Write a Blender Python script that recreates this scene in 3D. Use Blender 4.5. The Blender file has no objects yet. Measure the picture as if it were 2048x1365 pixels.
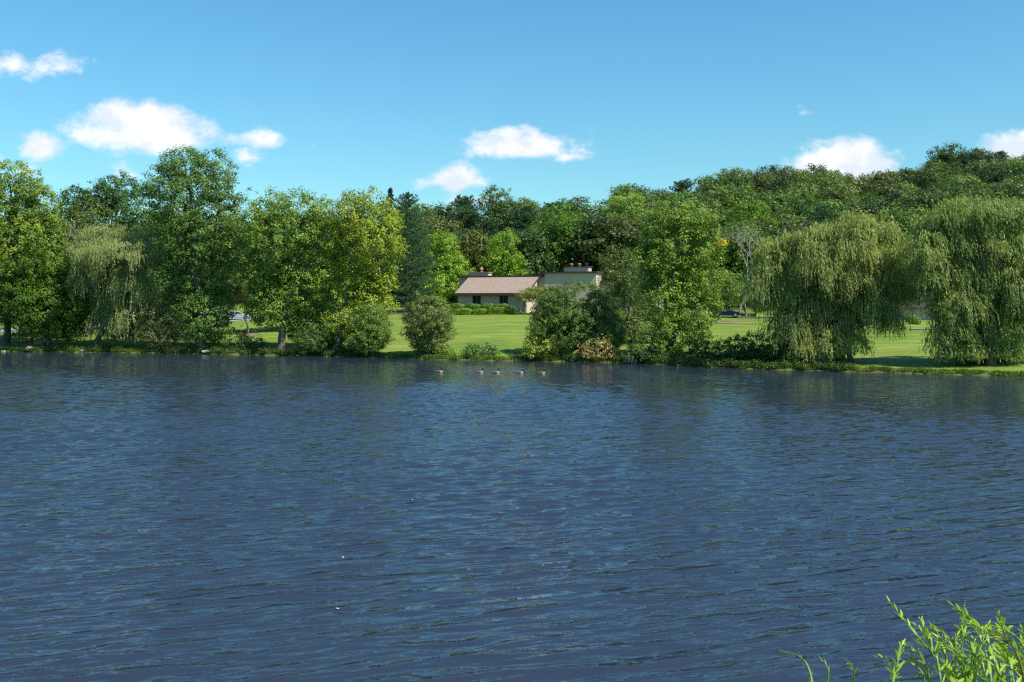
import bpy, math, random
import numpy as np
from mathutils import Vector
R = math.radians
scene = bpy.context.scene
col = scene.collection

# ------------------------------------------------------------------ camera, sky, sun, exposure
F = 1992.0; HPX = 600.0; CAMZ = 7.0
PITCH = math.atan((682.5 - HPX) / F)
cam_d = bpy.data.cameras.new('camera'); cam = bpy.data.objects.new('camera', cam_d); col.objects.link(cam)
cam_d.sensor_width = 36.0; cam_d.lens = F / 2048 * 36.0; cam_d.clip_start = 0.1; cam_d.clip_end = 9000
cam.location = (0, 0, CAMZ); cam.rotation_euler = (math.pi / 2 - PITCH, 0, 0)
scene.camera = cam
SUN_AZ = 33.0; SUN_EL = 50.0           # degrees clockwise from +X (towards the camera), height
sdir = Vector((math.cos(R(SUN_EL)) * math.cos(R(SUN_AZ)), -math.cos(R(SUN_EL)) * math.sin(R(SUN_AZ)), math.sin(R(SUN_EL))))
sl = bpy.data.lights.new('sun', 'SUN'); sl.energy = 5.0; sl.angle = R(0.53); sl.color = (1.0, 0.95, 0.86)
so = bpy.data.objects.new('sun', sl); col.objects.link(so); so.rotation_euler = sdir.to_track_quat('Z', 'Y').to_euler()
so.location = (60, -40, 80)
scene.view_settings.view_transform = 'Standard'; scene.view_settings.look = 'None'
scene.view_settings.exposure = 0.6; scene.view_settings.gamma = 1.0
try: scene.view_settings.use_curve_mapping = False
except Exception: pass
cy = scene.cycles
scene.render.threads_mode = 'AUTO'; cy.max_bounces = 7; cy.diffuse_bounces = 2; cy.glossy_bounces = 3; cy.transmission_bounces = 4; cy.transparent_max_bounces = 6
cy.use_denoising = False; cy.pixel_filter_type = 'BLACKMAN_HARRIS'; cy.filter_width = 1.3
cy.sample_clamp_indirect = 6.0

# clouds: centre px, centre py, half width, half height, strength (directions in the sky)
CLOUDS = [(285,262,150,52,1.0),(230,235,75,35,.85),(350,280,80,38,.9),(100,138,78,38,.66),(30,128,60,42,.62),(65,135,50,30,.6),(95,298,66,34,.75),
          (530,278,72,26,.75),(495,315,34,26,.6),(630,290,20,12,.35),(1050,295,112,36,1.0),(1030,275,60,22,.7),(1130,315,40,20,.6),
          (910,362,62,34,.9),(885,368,66,26,.5),(930,400,90,20,.6),(1690,330,112,52,1.2),(1660,312,60,38,1.0),(1760,325,60,34,.9),
          (2040,300,80,34,1.1),(0,325,30,30,.7),(60,345,70,25,.35),(265,350,70,22,.4),(1600,226,22,12,.22),(1180,262,28,20,.18)]

def node(nt, typ, **kw):
    n = nt.nodes.new(typ)
    for k, v in kw.items():
        if k == 'ins':
            for i, s in v.items():
                if isinstance(s, bpy.types.NodeSocket): nt.links.new(s, n.inputs[i])
                else: n.inputs[i].default_value = s
        else: setattr(n, k, v)
    return n
def mth(nt, op, a, b=0.0, c=None, clamp=False):
    n = nt.nodes.new('ShaderNodeMath'); n.operation = op; n.use_clamp = clamp
    for i, s in enumerate((a, b) if c is None else (a, b, c)):
        if isinstance(s, bpy.types.NodeSocket): nt.links.new(s, n.inputs[i])
        else: n.inputs[i].default_value = s
    return n.outputs[0]

def ramp(nt, fac, stops):
    r = nt.nodes.new('ShaderNodeValToRGB'); nt.links.new(fac, r.inputs[0])
    e = r.color_ramp.elements
    while len(e) < len(stops): e.new(.5)
    for k, (p, c) in enumerate(stops): e[k].position = p; e[k].color = (*c, 1)
    return r.outputs[0]
def make_world():
    w = bpy.data.worlds.new('World'); scene.world = w; w.use_nodes = True
    nt = w.node_tree; nt.nodes.clear()
    sky = node(nt, 'ShaderNodeTexSky', sky_type='NISHITA', sun_disc=False, sun_elevation=R(SUN_EL),
               sun_rotation=math.atan2(sdir.x, sdir.y), altitude=300, air_density=1.15, dust_density=0.35, ozone_density=3.0)
    tc = node(nt, 'ShaderNodeTexCoord'); sp = node(nt, 'ShaderNodeSeparateXYZ', ins={0: tc.outputs['Generated']})
    tint = ramp(nt, sp.outputs[2], [(.0, (.80*.5, 1.18*.5, 1.19*.5)), (.12, (.70*.5, 1.18*.5, 1.22*.5)), (.3, (.60*.5, 1.19*.5, 1.34*.5)), (.75, (.52*.5, 1.08*.5, 1.5*.5))])
    hs = node(nt, 'ShaderNodeMix', data_type='RGBA', blend_type='MULTIPLY', ins={0: 1.0, 6: sky.outputs[0], 7: tint})
    bg = node(nt, 'ShaderNodeBackground', ins={0: hs.outputs[2], 1: 0.161})
    x, y, z = sp.outputs
    ys = mth(nt, 'MAXIMUM', y, 0.02)
    u = mth(nt, 'DIVIDE', x, ys); v = mth(nt, 'DIVIDE', z, ys)
    cv = node(nt, 'ShaderNodeCombineXYZ', ins={0: u, 1: mth(nt, 'MULTIPLY', v, 1.5), 2: 3.3})
    n1 = node(nt, 'ShaderNodeTexNoise', ins={'Vector': cv.outputs[0], 'Scale': 9.0, 'Detail': 10.0, 'Roughness': 0.63})
    n2 = node(nt, 'ShaderNodeTexNoise', ins={'Vector': cv.outputs[0], 'Scale': 30.0, 'Detail': 8.0, 'Roughness': 0.6})
    nn = mth(nt, 'ADD', mth(nt, 'MULTIPLY', mth(nt, 'SUBTRACT', n1.outputs[0], 0.5), 2.0), mth(nt, 'MULTIPLY', mth(nt, 'SUBTRACT', n2.outputs[0], 0.5), 1.9))
    D = None
    for (px, py, rx, ry, s) in CLOUDS:
        a = mth(nt, 'DIVIDE', mth(nt, 'SUBTRACT', u, (px - 1024) / F), rx / F)
        cz = math.tan(math.atan((682.5 - py) / F) - PITCH)
        b = mth(nt, 'DIVIDE', mth(nt, 'SUBTRACT', v, cz), ry / F)
        # flatter bottoms: below the centre the radius is 0.75 of the upper one
        b = mth(nt, 'MULTIPLY', b, mth(nt, 'ADD', 1.0, mth(nt, 'MULTIPLY', mth(nt, 'LESS_THAN', b, 0.0), 0.3)))
        r = mth(nt, 'SQRT', mth(nt, 'ADD', mth(nt, 'MULTIPLY', a, a), mth(nt, 'MULTIPLY', b, b)))
        d = mth(nt, 'MULTIPLY', mth(nt, 'MAXIMUM', mth(nt, 'SUBTRACT', 1.4, r), 0.0), s * 1.25)
        D = d if D is None else mth(nt, 'MAXIMUM', D, d)
    on = mth(nt, 'GREATER_THAN', D, 0.001)
    field = mth(nt, 'MULTIPLY', mth(nt, 'ADD', mth(nt, 'SUBTRACT', D, 0.32), nn), on)
    mr = node(nt, 'ShaderNodeMapRange', interpolation_type='SMOOTHSTEP', ins={0: field, 1: 0.0, 2: .8, 3: 0.0, 4: 0.96})
    alpha = mth(nt, 'MULTIPLY', mr.outputs[0], mth(nt, 'GREATER_THAN', y, 0.1))
    # cloud light painted in: offset noise greys one side of each lump
    co = node(nt, 'ShaderNodeVectorMath', operation='ADD', ins={0: cv.outputs[0], 1: (0.010, 0.018, 0)})
    n3 = node(nt, 'ShaderNodeTexNoise', ins={'Vector': co.outputs[0], 'Scale': 14.0, 'Detail': 5.0, 'Roughness': 0.55})
    n4 = node(nt, 'ShaderNodeTexNoise', ins={'Vector': cv.outputs[0], 'Scale': 14.0, 'Detail': 5.0, 'Roughness': 0.55})
    br = node(nt, 'ShaderNodeMapRange', ins={0: mth(nt, 'SUBTRACT', n4.outputs[0], n3.outputs[0]), 1: -0.10, 2: 0.07, 3: 0.1, 4: 1.0})
    cc = node(nt, 'ShaderNodeMix', data_type='RGBA', ins={0: br.outputs[0], 6: (0.70, 0.78, 0.90, 1), 7: (0.98, 0.97, 1.0, 1)})
    cb = node(nt, 'ShaderNodeBackground', ins={0: cc.outputs[2], 1: 0.74})
    mx = node(nt, 'ShaderNodeMixShader', ins={0: alpha, 1: bg.outputs[0], 2: cb.outputs[0]})
    out = node(nt, 'ShaderNodeOutputWorld', ins={0: mx.outputs[0]})
make_world()

# ------------------------------------------------------------------ pixels <-> world
cp, sp_ = math.cos(PITCH), math.sin(PITCH)
def ray(px, py):
    a = (px - 1024) / F; b = (682.5 - py) / F
    return np.array([a, cp + b * sp_, -sp_ + b * cp])
def P(px, py, Y):                      # world point seen at (px, py), Y metres in front
    d = ray(px, py); return np.array([0, 0, CAMZ]) + d * (Y / d[1])
def X_at(px, Y): return (px - 1024) / F * Y
SX = np.array([-400, -200, -110, -69, -40.4, -19.8, -7.2, 12.5, 24, 34.8, 46.3, 80, 150, 400.])
SY = np.array([150, 155, 143, 135, 129, 122, 116, 110, 101, 95.5, 90, 76, 62, 40.])
def shore(x):
    x = np.asarray(x, float)
    return np.interp(x, SX, SY) + 0.35 * np.sin(x * 0.9) + 0.25 * np.sin(x * 2.3 + 1) + 0.5 * np.sin(x * .21)
def sstep(t): t = np.clip(t, 0, 1); return t * t * (3 - 2 * t)
RX = [-400, -200, -60, 0, 40, 80, 125, 170, 230, 400]; RZ = [14, 13, 13, 17.5, 26, 35, 37, 49, 54, 58]
RY = [250, 250, 250, 255, 290, 325, 350, 385, 420, 450]
def gz(x, y):
    x = np.asarray(x, float); y = np.asarray(y, float)
    s = (y - shore(x)) * 0.93
    sl_ = np.interp(x, [-80, -30, 0, 20, 35, 60], [.075, .085, .092, .078, .064, .060])
    lawn = 0.28 + sl_ * np.minimum(s, 62) + 0.0006 * np.clip(s, 0, 62) * (62 - np.clip(s, 0, 62)) * .3
    ry = np.interp(x, RX, RY); rz = np.interp(x, RX, RZ)
    s0 = shore(x) + 78
    t = np.clip((y - s0) / np.maximum(ry - s0, 20), 0, 1.15)
    lawnmax = 0.28 + sl_ * 62
    up = (rz - lawnmax) * np.where(t < 1, t ** 1.08, 1 + (t - 1) * .2)
    z = lawn + up
    z = z + 0.06 * np.sin(x * .31 + y * .17) * sstep(s / 10) + .05 * np.sin(x * .11 - y * .23) * sstep(s / 10)
    bank = np.where(s < 0.35, s * 1.1, 999)
    far = np.where(s < 0, np.maximum(s * 0.5, -1.8), np.minimum(z, bank))
    # near bank (camera side)
    near = np.interp(y, [-200, -20, 0, 3.2, 9.5, 12, 16], [5.6, 5.5, 5.4, 5.1, 0.0, -0.8, -1.8])
    side = -1.8 + np.clip((np.abs(x) - 165) * .3, 0, 12)
    m = np.maximum(near, np.minimum(side, 6.0))
    return np.where(y < 40, m, np.where(s < 0, np.maximum(far, np.minimum(side, 4)), far))
def ground(px, Y):
    x = X_at(px, Y); return np.array([x, Y, float(gz(x, Y))])

# ------------------------------------------------------------------ mesh helpers
def link(o, parent=None):
    col.objects.link(o)
    if parent is not None: o.parent = parent
    return o
def mesh_np(name, V, Q, mats=(), tint=None, smooth=False, midx=None):
    """V (n,3) verts, Q (m,k) faces of equal size k"""
    me = bpy.data.meshes.new(name)
    V = np.asarray(V, np.float32); Q = np.asarray(Q, np.int32)
    m, k = Q.shape
    me.vertices.add(len(V)); me.vertices.foreach_set('co', V.ravel())
    me.loops.add(m * k); me.loops.foreach_set('vertex_index', Q.ravel())
    me.polygons.add(m); me.polygons.foreach_set('loop_start', np.arange(0, m * k, k, dtype=np.int32))
    me.update(calc_edges=True)
    if smooth: me.polygons.foreach_set('use_smooth', np.ones(m, bool))
    for mt in mats: me.materials.append(mt)
    if midx is not None: me.polygons.foreach_set('material_index', np.asarray(midx, np.int32))
    if tint is not None:
        a = me.attributes.new('tint', 'FLOAT', 'FACE'); a.data.foreach_set('value', np.asarray(tint, np.float32))
    return me
class MB:
    """collects polygons of any size; builds one mesh object"""
    def __init__(s): s.v = []; s.f = []; s.m = []
    def add(s, verts, faces, mi=0):
        o = len(s.v); s.v += [tuple(map(float, p)) for p in verts]; s.f += [tuple(o + i for i in f) for f in faces]; s.m += [mi] * len(faces)
    def box(s, x0, x1, y0, y1, z0, z1, mi=0):
        s.add([(x0,y0,z0),(x1,y0,z0),(x1,y1,z0),(x0,y1,z0),(x0,y0,z1),(x1,y0,z1),(x1,y1,z1),(x0,y1,z1)],
              [(0,3,2,1),(4,5,6,7),(0,1,5,4),(1,2,6,5),(2,3,7,6),(3,0,4,7)], mi)
    def prism(s, poly, z0, z1, mi=0):
        n = len(poly)
        s.add([(x, y, z0) for x, y in poly] + [(x, y, z1) for x, y in poly],
              [tuple(range(n))[::-1], tuple(range(n, 2 * n))] + [(i, (i+1) % n, n + (i+1) % n, n + i) for i in range(n)], mi)
    def tube(s, pts, rad, n=7, mi=0, cap=True):
        V, Q = tube_np(np.array(pts, float), np.array(rad, float), n)
        s.add(V, [tuple(q) for q in Q], mi)
        if cap:
            k = len(pts); o = len(s.v) - k * n
            s.f.append(tuple(o + i for i in range(n))[::-1]); s.m.append(mi)
            s.f.append(tuple(o + (k-1) * n + i for i in range(n))); s.m.append(mi)
    def build(s, name, mats, parent=None, smooth=False, bevel=0.0, loc=None):
        me = bpy.data.meshes.new(name); me.from_pydata(s.v, [], s.f)
        for mt in (mats if isinstance(mats, (list, tuple)) else [mats]): me.materials.append(mt)
        me.polygons.foreach_set('material_index', s.m)
        if smooth: me.polygons.foreach_set('use_smooth', [True] * len(s.f))
        me.update()
        o = bpy.data.objects.new(name, me); link(o, parent)
        if loc is not None: o.location = loc
        if bevel:
            b = o.modifiers.new('bevel', 'BEVEL'); b.width = bevel; b.segments = 2; b.limit_method = 'ANGLE'
        return o
def tube_np(P_, r, n):
    k = len(P_)
    T = np.gradient(P_, axis=0); T /= np.linalg.norm(T, axis=1, keepdims=True) + 1e-9
    ref = np.where(np.abs(T[:, 2:3]) > .9, np.array([[1., 0, 0]]), np.array([[0, 0, 1.]]))
    A = np.cross(T, ref); A /= np.linalg.norm(A, axis=1, keepdims=True) + 1e-9
    for i in range(1, k):              # keep the frame from flipping
        A[i] = A[i-1] - T[i] * np.dot(A[i-1], T[i]); A[i] /= np.linalg.norm(A[i]) + 1e-9
    B = np.cross(T, A)
    th = np.arange(n) / n * 2 * np.pi
    V = P_[:, None] + (A[:, None] * np.cos(th)[None, :, None] + B[:, None] * np.sin(th)[None, :, None]) * r[:, None, None]
    V = V.reshape(-1, 3)
    i = np.arange(k - 1)[:, None] * n; j = np.arange(n)[None]
    Q = np.stack([i + j, i + (j + 1) % n, i + n + (j + 1) % n, i + n + j], -1).reshape(-1, 4)
    return V, Q
class Wood:
    def __init__(s): s.V = []; s.Q = []; s.n = 0
    def add(s, pts, rad, n=6):
        V, Q = tube_np(np.array(pts, float), np.array(rad, float), n)
        s.V.append(V); s.Q.append(Q + s.n); s.n += len(V)
    def mesh(s, name, mat): return mesh_np(name, np.concatenate(s.V), np.concatenate(s.Q), [mat], smooth=True)
def tag(o, label=None, cat=None, group=None, kind=None):
    if label: o['label'] = label
    if cat: o['category'] = cat
    if group: o['group'] = group
    if kind: o['kind'] = kind
    return o
def empty(name, loc, rz=0.0):
    o = bpy.data.objects.new(name, None); col.objects.link(o); o.location = tuple(loc); o.rotation_euler[2] = rz
    o.empty_display_size = .5; return o

# ------------------------------------------------------------------ materials
def new_mat(name):
    m = bpy.data.materials.new(name); m.use_nodes = True; nt = m.node_tree; nt.nodes.clear()
    out = nt.nodes.new('ShaderNodeOutputMaterial'); return m, nt, out
def noise(nt, scale, detail=4, rough=.55, vec=None, coord='Object'):
    if vec is None: vec = node(nt, 'ShaderNodeTexCoord').outputs[coord]
    return node(nt, 'ShaderNodeTexNoise', ins={'Vector': vec, 'Scale': scale, 'Detail': detail, 'Roughness': rough})
def simple(name, c, rough=.7, var=.15, scale=3.0, metallic=0.0, bump=.0, spec=.4):
    c = tuple(x * .78 for x in c)
    m, nt, out = new_mat(name)
    n = noise(nt, scale, 5)
    c0 = tuple(x * (1 - var) for x in c); c1 = tuple(min(1, x * (1 + var)) for x in c)
    cr = ramp(nt, n.outputs[0], [(.3, c0), (.7, c1)])
    b = node(nt, 'ShaderNodeBsdfPrincipled', ins={'Base Color': cr, 'Roughness': rough, 'Metallic': metallic, 'Specular IOR Level': spec})
    if bump:
        n2 = noise(nt, scale * 6, 4)
        bp = node(nt, 'ShaderNodeBump', ins={'Height': n2.outputs[0], 'Strength': bump, 'Distance': .02}); nt.links.new(bp.outputs[0], b.inputs['Normal'])
    nt.links.new(b.outputs[0], out.inputs[0]); return m
def leaf_mat(name, trans=.25, rough=.45, spec=.5):
    m, nt, out = new_mat(name)
    oi = node(nt, 'ShaderNodeObjectInfo'); at = node(nt, 'ShaderNodeAttribute', attribute_name='tint')
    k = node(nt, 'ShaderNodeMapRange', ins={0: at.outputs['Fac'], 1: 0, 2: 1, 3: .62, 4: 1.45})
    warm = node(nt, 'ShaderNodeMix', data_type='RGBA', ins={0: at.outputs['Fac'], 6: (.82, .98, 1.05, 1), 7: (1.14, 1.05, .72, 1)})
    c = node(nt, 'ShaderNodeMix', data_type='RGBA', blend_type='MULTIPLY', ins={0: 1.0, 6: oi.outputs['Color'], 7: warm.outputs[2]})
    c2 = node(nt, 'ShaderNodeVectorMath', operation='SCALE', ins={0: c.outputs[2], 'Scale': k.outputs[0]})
    b = node(nt, 'ShaderNodeBsdfPrincipled', ins={'Base Color': c2.outputs[0], 'Roughness': rough, 'Specular IOR Level': spec})
    tcol = node(nt, 'ShaderNodeVectorMath', operation='MULTIPLY', ins={0: c2.outputs[0], 1: (1.5, 1.55, .7)})
    t = node(nt, 'ShaderNodeBsdfTranslucent', ins={0: tcol.outputs[0]})
    mx = node(nt, 'ShaderNodeMixShader', ins={0: trans, 1: b.outputs[0], 2: t.outputs[0]})
    nt.links.new(mx.outputs[0], out.inputs[0]); return m
LEAF = leaf_mat('leaf', spec=.22); NEEDLE = leaf_mat('needle', trans=.12, rough=.6, spec=.25); WILLOWLEAF = leaf_mat('willow_leaf', trans=.28, rough=.5, spec=.35)
def bark_mat(name, c0, c1):
    m, nt, out = new_mat(name)
    tc = node(nt, 'ShaderNodeTexCoord'); mp = node(nt, 'ShaderNodeMapping', ins={0: tc.outputs['Object'], 3: (4, 4, .8)})
    n = node(nt, 'ShaderNodeTexNoise', ins={'Vector': mp.outputs[0], 'Scale': 1.6, 'Detail': 6, 'Roughness': .65})
    cr = ramp(nt, n.outputs[0], [(.35, c0), (.65, c1)])
    b = node(nt, 'ShaderNodeBsdfPrincipled', ins={'Base Color': cr, 'Roughness': .9, 'Specular IOR Level': .1})
    bp = node(nt, 'ShaderNodeBump', ins={'Height': n.outputs[0], 'Strength': .6, 'Distance': .05}); nt.links.new(bp.outputs[0], b.inputs['Normal'])
    nt.links.new(b.outputs[0], out.inputs[0]); return m
BARK = bark_mat('bark', (.05, .04, .03), (.17, .14, .11)); PALEBARK = bark_mat('pale_bark', (.07, .06, .05), (.26, .23, .20))
DEADBARK = bark_mat('dead_bark', (.16, .14, .12), (.36, .32, .28))

def terrain_mat():
    m, nt, out = new_mat('terrain')
    tc = node(nt, 'ShaderNodeTexCoord'); g = node(nt, 'ShaderNodeNewGeometry')
    pos = g.outputs['Position']
    big = node(nt, 'ShaderNodeTexNoise', ins={'Vector': pos, 'Scale': .07, 'Detail': 4, 'Roughness': .6})
    mp = node(nt, 'ShaderNodeMapping', ins={0: pos, 3: (.18, .9, .9)})      # mowing runs along the slope
    mid = node(nt, 'ShaderNodeTexNoise', ins={'Vector': mp.outputs[0], 'Scale': .55, 'Detail': 5, 'Roughness': .65})
    fin = node(nt, 'ShaderNodeTexNoise', ins={'Vector': pos, 'Scale': 3.2, 'Detail': 6, 'Roughness': .7})
    f = mth(nt, 'ADD', mth(nt, 'MULTIPLY', big.outputs[0], .35), mth(nt, 'ADD', mth(nt, 'MULTIPLY', mid.outputs[0], .4), mth(nt, 'MULTIPLY', fin.outputs[0], .25)))
    lawn = ramp(nt, f, [(.38, (.075, .13, .017)), (.47, (.12, .185, .025)), (.53, (.155, .215, .03)), (.60, (.25, .265, .075))])
    floor = ramp(nt, fin.outputs[0], [(.35, (.02, .03, .01)), (.65, (.07, .065, .035))])
    mud = ramp(nt, fin.outputs[0], [(.3, (.03, .025, .015)), (.7, (.11, .09, .05))])
    zn = node(nt, 'ShaderNodeAttribute', attribute_name='zone')
    md = node(nt, 'ShaderNodeAttribute', attribute_name='mud')
    c1 = node(nt, 'ShaderNodeMix', data_type='RGBA', ins={0: mth(nt, 'ADD', zn.outputs['Fac'], mth(nt, 'MULTIPLY', mth(nt, 'SUBTRACT', big.outputs[0], .5), .6), clamp=True), 6: lawn, 7: floor})
    c2 = node(nt, 'ShaderNodeMix', data_type='RGBA', ins={0: md.outputs['Fac'], 6: c1.outputs[2], 7: mud})
    b = node(nt, 'ShaderNodeBsdfPrincipled', ins={'Base Color': c2.outputs[2], 'Roughness': .9, 'Specular IOR Level': .15})
    bp = node(nt, 'ShaderNodeBump', ins={'Height': fin.outputs[0], 'Strength': .5, 'Distance': .12}); nt.links.new(bp.outputs[0], b.inputs['Normal'])
    nt.links.new(b.outputs[0], out.inputs[0]); return m

W2, W3 = .042, .009
def water_mat():
    m, nt, out = new_mat('lake_water')
    g = node(nt, 'ShaderNodeNewGeometry'); pos = g.outputs['Position']
    mp0 = node(nt, 'ShaderNodeMapping', ins={0: pos, 3: (.02, .055, 1)})
    gust = node(nt, 'ShaderNodeTexNoise', ins={'Vector': mp0.outputs[0], 'Scale': 1.0, 'Detail': 3, 'Roughness': .5})
    amp = node(nt, 'ShaderNodeMapRange', ins={0: gust.outputs[0], 1: .35, 2: .65, 3: .55, 4: 1.1})
    ny = node(nt, 'ShaderNodeSeparateXYZ', ins={0: pos}); nf = node(nt, 'ShaderNodeMapRange', ins={0: ny.outputs[1], 1: 25, 2: 80, 3: 1.0, 4: .22})
    fade = mth(nt, 'MULTIPLY', amp.outputs[0], nf.outputs[0])
    def wave(p, rot, sx, sy, sc, det, dist):
        vr = node(nt, 'ShaderNodeVectorRotate', rotation_type='Z_AXIS', ins={'Vector': p, 'Angle': R(rot)})
        mp = node(nt, 'ShaderNodeMapping', ins={0: vr.outputs[0], 3: (sx, sy, 1)})
        return node(nt, 'ShaderNodeTexNoise', noise_dimensions='2D', ins={'Vector': mp.outputs[0], 'Scale': sc, 'Detail': det, 'Roughness': .5, 'Distortion': dist}).outputs[0]
    def height(p):                      # metres; only the small chop, the waves themselves are geometry
        w2 = wave(p, -4, .45, 1.3, 3.6, 1, .3); w3 = wave(p, -30, .8, 1.1, 8.5, 1, 0)
        w2 = mth(nt, 'ADD', mth(nt, 'MULTIPLY', mth(nt, 'POWER', wave(p, -19, .24, 1.25, 1.7, 1, .3), 2.0), 4.2), mth(nt, 'MULTIPLY', w2, .55))
        return mth(nt, 'ADD', mth(nt, 'MULTIPLY', w2, W2), mth(nt, 'MULTIPLY', w3, W3))
    eps = .02
    def off(dx, dy): return node(nt, 'ShaderNodeVectorMath', operation='ADD', ins={0: pos, 1: (dx, dy, 0)}).outputs[0]
    h0, hx, hy = height(pos), height(off(eps, 0)), height(off(0, eps))
    def slope(h): return mth(nt, 'MULTIPLY', mth(nt, 'DIVIDE', mth(nt, 'SUBTRACT', h0, h), eps), fade)
    nv = node(nt, 'ShaderNodeVectorMath', operation='NORMALIZE', ins={0: node(nt, 'ShaderNodeVectorMath', operation='ADD', ins={0: g.outputs['Normal'], 1: node(nt, 'ShaderNodeCombineXYZ', ins={0: slope(hx), 1: slope(hy), 2: 0.0}).outputs[0]}).outputs[0]})
    b = node(nt, 'ShaderNodeBsdfPrincipled', ins={'Base Color': (.021, .032, .049, 1), 'Roughness': .05, 'IOR': 1.333, 'Specular IOR Level': .5, 'Normal': nv.outputs[0]})
    nt.links.new(b.outputs[0], out.inputs[0]); return m

# ------------------------------------------------------------------ the setting: terrain, lake, drives
def axis(segs):
    a = []
    for x0, x1, st in segs: a += list(np.arange(x0, x1, st))
    return np.array(a + [segs[-1][1]], float)
WAVE_SLOPE = .16
def make_water():
    xs = axis([(-300, -110, 10), (-110, -80, 1), (-80, -24, .17), (-24, 24, .09), (24, 64, .17), (64, 90, 1), (90, 300, 10)])
    ys = axis([(5, 15, .5), (15, 30, .055), (30, 60, .08), (60, 100, .11), (100, 142, .14), (142, 180, 4)])
    Xg, Yg = np.meshgrid(xs, ys); Xg = Xg.astype(np.float32); Yg = Yg.astype(np.float32)
    rng = np.random.default_rng(12); n = 64; H = np.zeros_like(Xg); DX = np.zeros_like(Xg); DY = np.zeros_like(Xg)
    lam = .34 * (4.2 ** rng.random(n)); th = np.radians(108 + rng.normal(0, 16, n)); k = 2 * np.pi / lam
    a = lam ** .8 * np.exp(-(np.log(lam / .62)) ** 2 / .8); a *= WAVE_SLOPE / math.sqrt((a * a * k * k).sum() / 2); ph = rng.random(n) * 6.283
    for i in range(n):
        c, s_ = math.cos(th[i]), math.sin(th[i]); f = (k[i] * (c * Xg + s_ * Yg) + ph[i]).astype(np.float32)
        H += a[i] * np.cos(f); sn = np.sin(f); DX -= 1.0 * a[i] * c * sn; DY -= 1.0 * a[i] * s_ * sn
    g = .5 + .25 * np.sin(Xg * .05 + Yg * .21 + 2 * np.sin(Xg * .031)) + .25 * np.sin(Xg * .11 - Yg * .13 + 1.7 * np.sin(Yg * .06 + 1))
    g = .62 + .6 * g
    edge = sstep((Yg - 14) / 4) * sstep((142 - Yg) / 6) * sstep((Xg + 84) / 6) * sstep((68 - Xg) / 6)
    dd = shore(Xg) - Yg; cal = .13 + .84 * sstep((dd - 16) / 34) + .25 * np.exp(-((dd - 15) / 5) ** 2)          # calmer in the lee of the far bank
    m = g * edge * cal
    V = np.stack([Xg + DX * m, Yg + DY * m, H * m], -1).reshape(-1, 3); nx, ny = len(xs), len(ys)
    i = np.arange(ny - 1)[:, None] * nx; j = np.arange(nx - 1)[None]
    Q = np.stack([i + j, i + j + 1, i + nx + j + 1, i + nx + j], -1).reshape(-1, 4)
    o = link(bpy.data.objects.new('water', mesh_np('water', V, Q, [water_mat()], smooth=True))); tag(o, kind='structure')
def make_terrain():
    xs = axis([(-2500, -400, 300), (-400, -160, 20), (-160, -90, 4), (-90, 90, 1.0), (90, 260, 4), (260, 500, 20), (500, 2500, 300)])
    ys = axis([(-300, -20, 20), (-20, 0, 4), (0, 20, .8), (20, 40, 10), (40, 80, 2.5), (80, 175, .8), (175, 300, 3), (300, 480, 8), (480, 900, 60), (900, 4500, 400)])
    Xg, Yg = np.meshgrid(xs, ys)
    Z = gz(Xg, Yg)
    V = np.stack([Xg, Yg, Z], -1).reshape(-1, 3)
    nx, ny = len(xs), len(ys)
    i = np.arange(ny - 1)[:, None] * nx; j = np.arange(nx - 1)[None]
    Q = np.stack([i + j, i + j + 1, i + nx + j + 1, i + nx + j], -1).reshape(-1, 4)
    me = mesh_np('ground', V, Q, [terrain_mat()], smooth=True)
    s = (V[:, 1] - shore(V[:, 0])) * .93
    zone = sstep((s - 74) / 10) * (V[:, 1] > 60)
    mud = 1 - sstep((V[:, 2] - .10) / .22)
    for nm, arr in (('zone', zone), ('mud', mud)):
        a = me.attributes.new(nm, 'FLOAT', 'POINT'); a.data.foreach_set('value', arr.astype(np.float32))
    o = link(bpy.data.objects.new('ground', me)); tag(o, kind='structure')
    make_water()
make_terrain()
ASPH = simple('asphalt', (.075, .073, .07), .9, .12, 2.0); MULCH = simple('mulch', (.24, .165, .11), .95, .35, 4.0); CONC = simple('concrete', (.38, .36, .32), .85, .2, 3.0, bump=.3)
def strip(name, line, w, mat, up=.03, skirt=.0):
    """a strip laid on the ground along a line of (x, y)"""
    L = np.array(line, float); t = np.linspace(0, 1, 60); d = np.r_[0, np.cumsum(np.linalg.norm(np.diff(L, axis=0), axis=1))]; d /= d[-1]
    p = np.stack([np.interp(t, d, L[:, 0]), np.interp(t, d, L[:, 1])], 1); T = np.gradient(p, axis=0); T /= np.linalg.norm(T, axis=1, keepdims=True)
    N = np.stack([-T[:, 1], T[:, 0]], 1); V = []
    for k in np.linspace(-.5, .5, 5):
        q = p + N * k * w; V.append(np.c_[q, gz(q[:, 0], q[:, 1]) + up])
    V = np.concatenate(V); n = 60
    Q = np.array([[a * n + i, a * n + i + 1, (a + 1) * n + i + 1, (a + 1) * n + i] for a in range(4) for i in range(n - 1)])
    o = link(bpy.data.objects.new(name, mesh_np(name, V, Q[:, ::-1], [mat], smooth=True))); tag(o, kind='structure'); return o
PALEROAD = simple('pale_asphalt', (.30, .30, .30), .9, .1, 1.0)
strip('driveway', [(-130, 158), (-82, 160), (-62, 168), (-46, 172), (-30, 184)], 6.5, PALEROAD, .06)
strip('parking_lot', [(X_at(1390, 160), 163), (X_at(1480, 160), 160.5), (X_at(1620, 152), 155), (X_at(1790, 140), 146)], 3.2, ASPH, .05)
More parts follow.
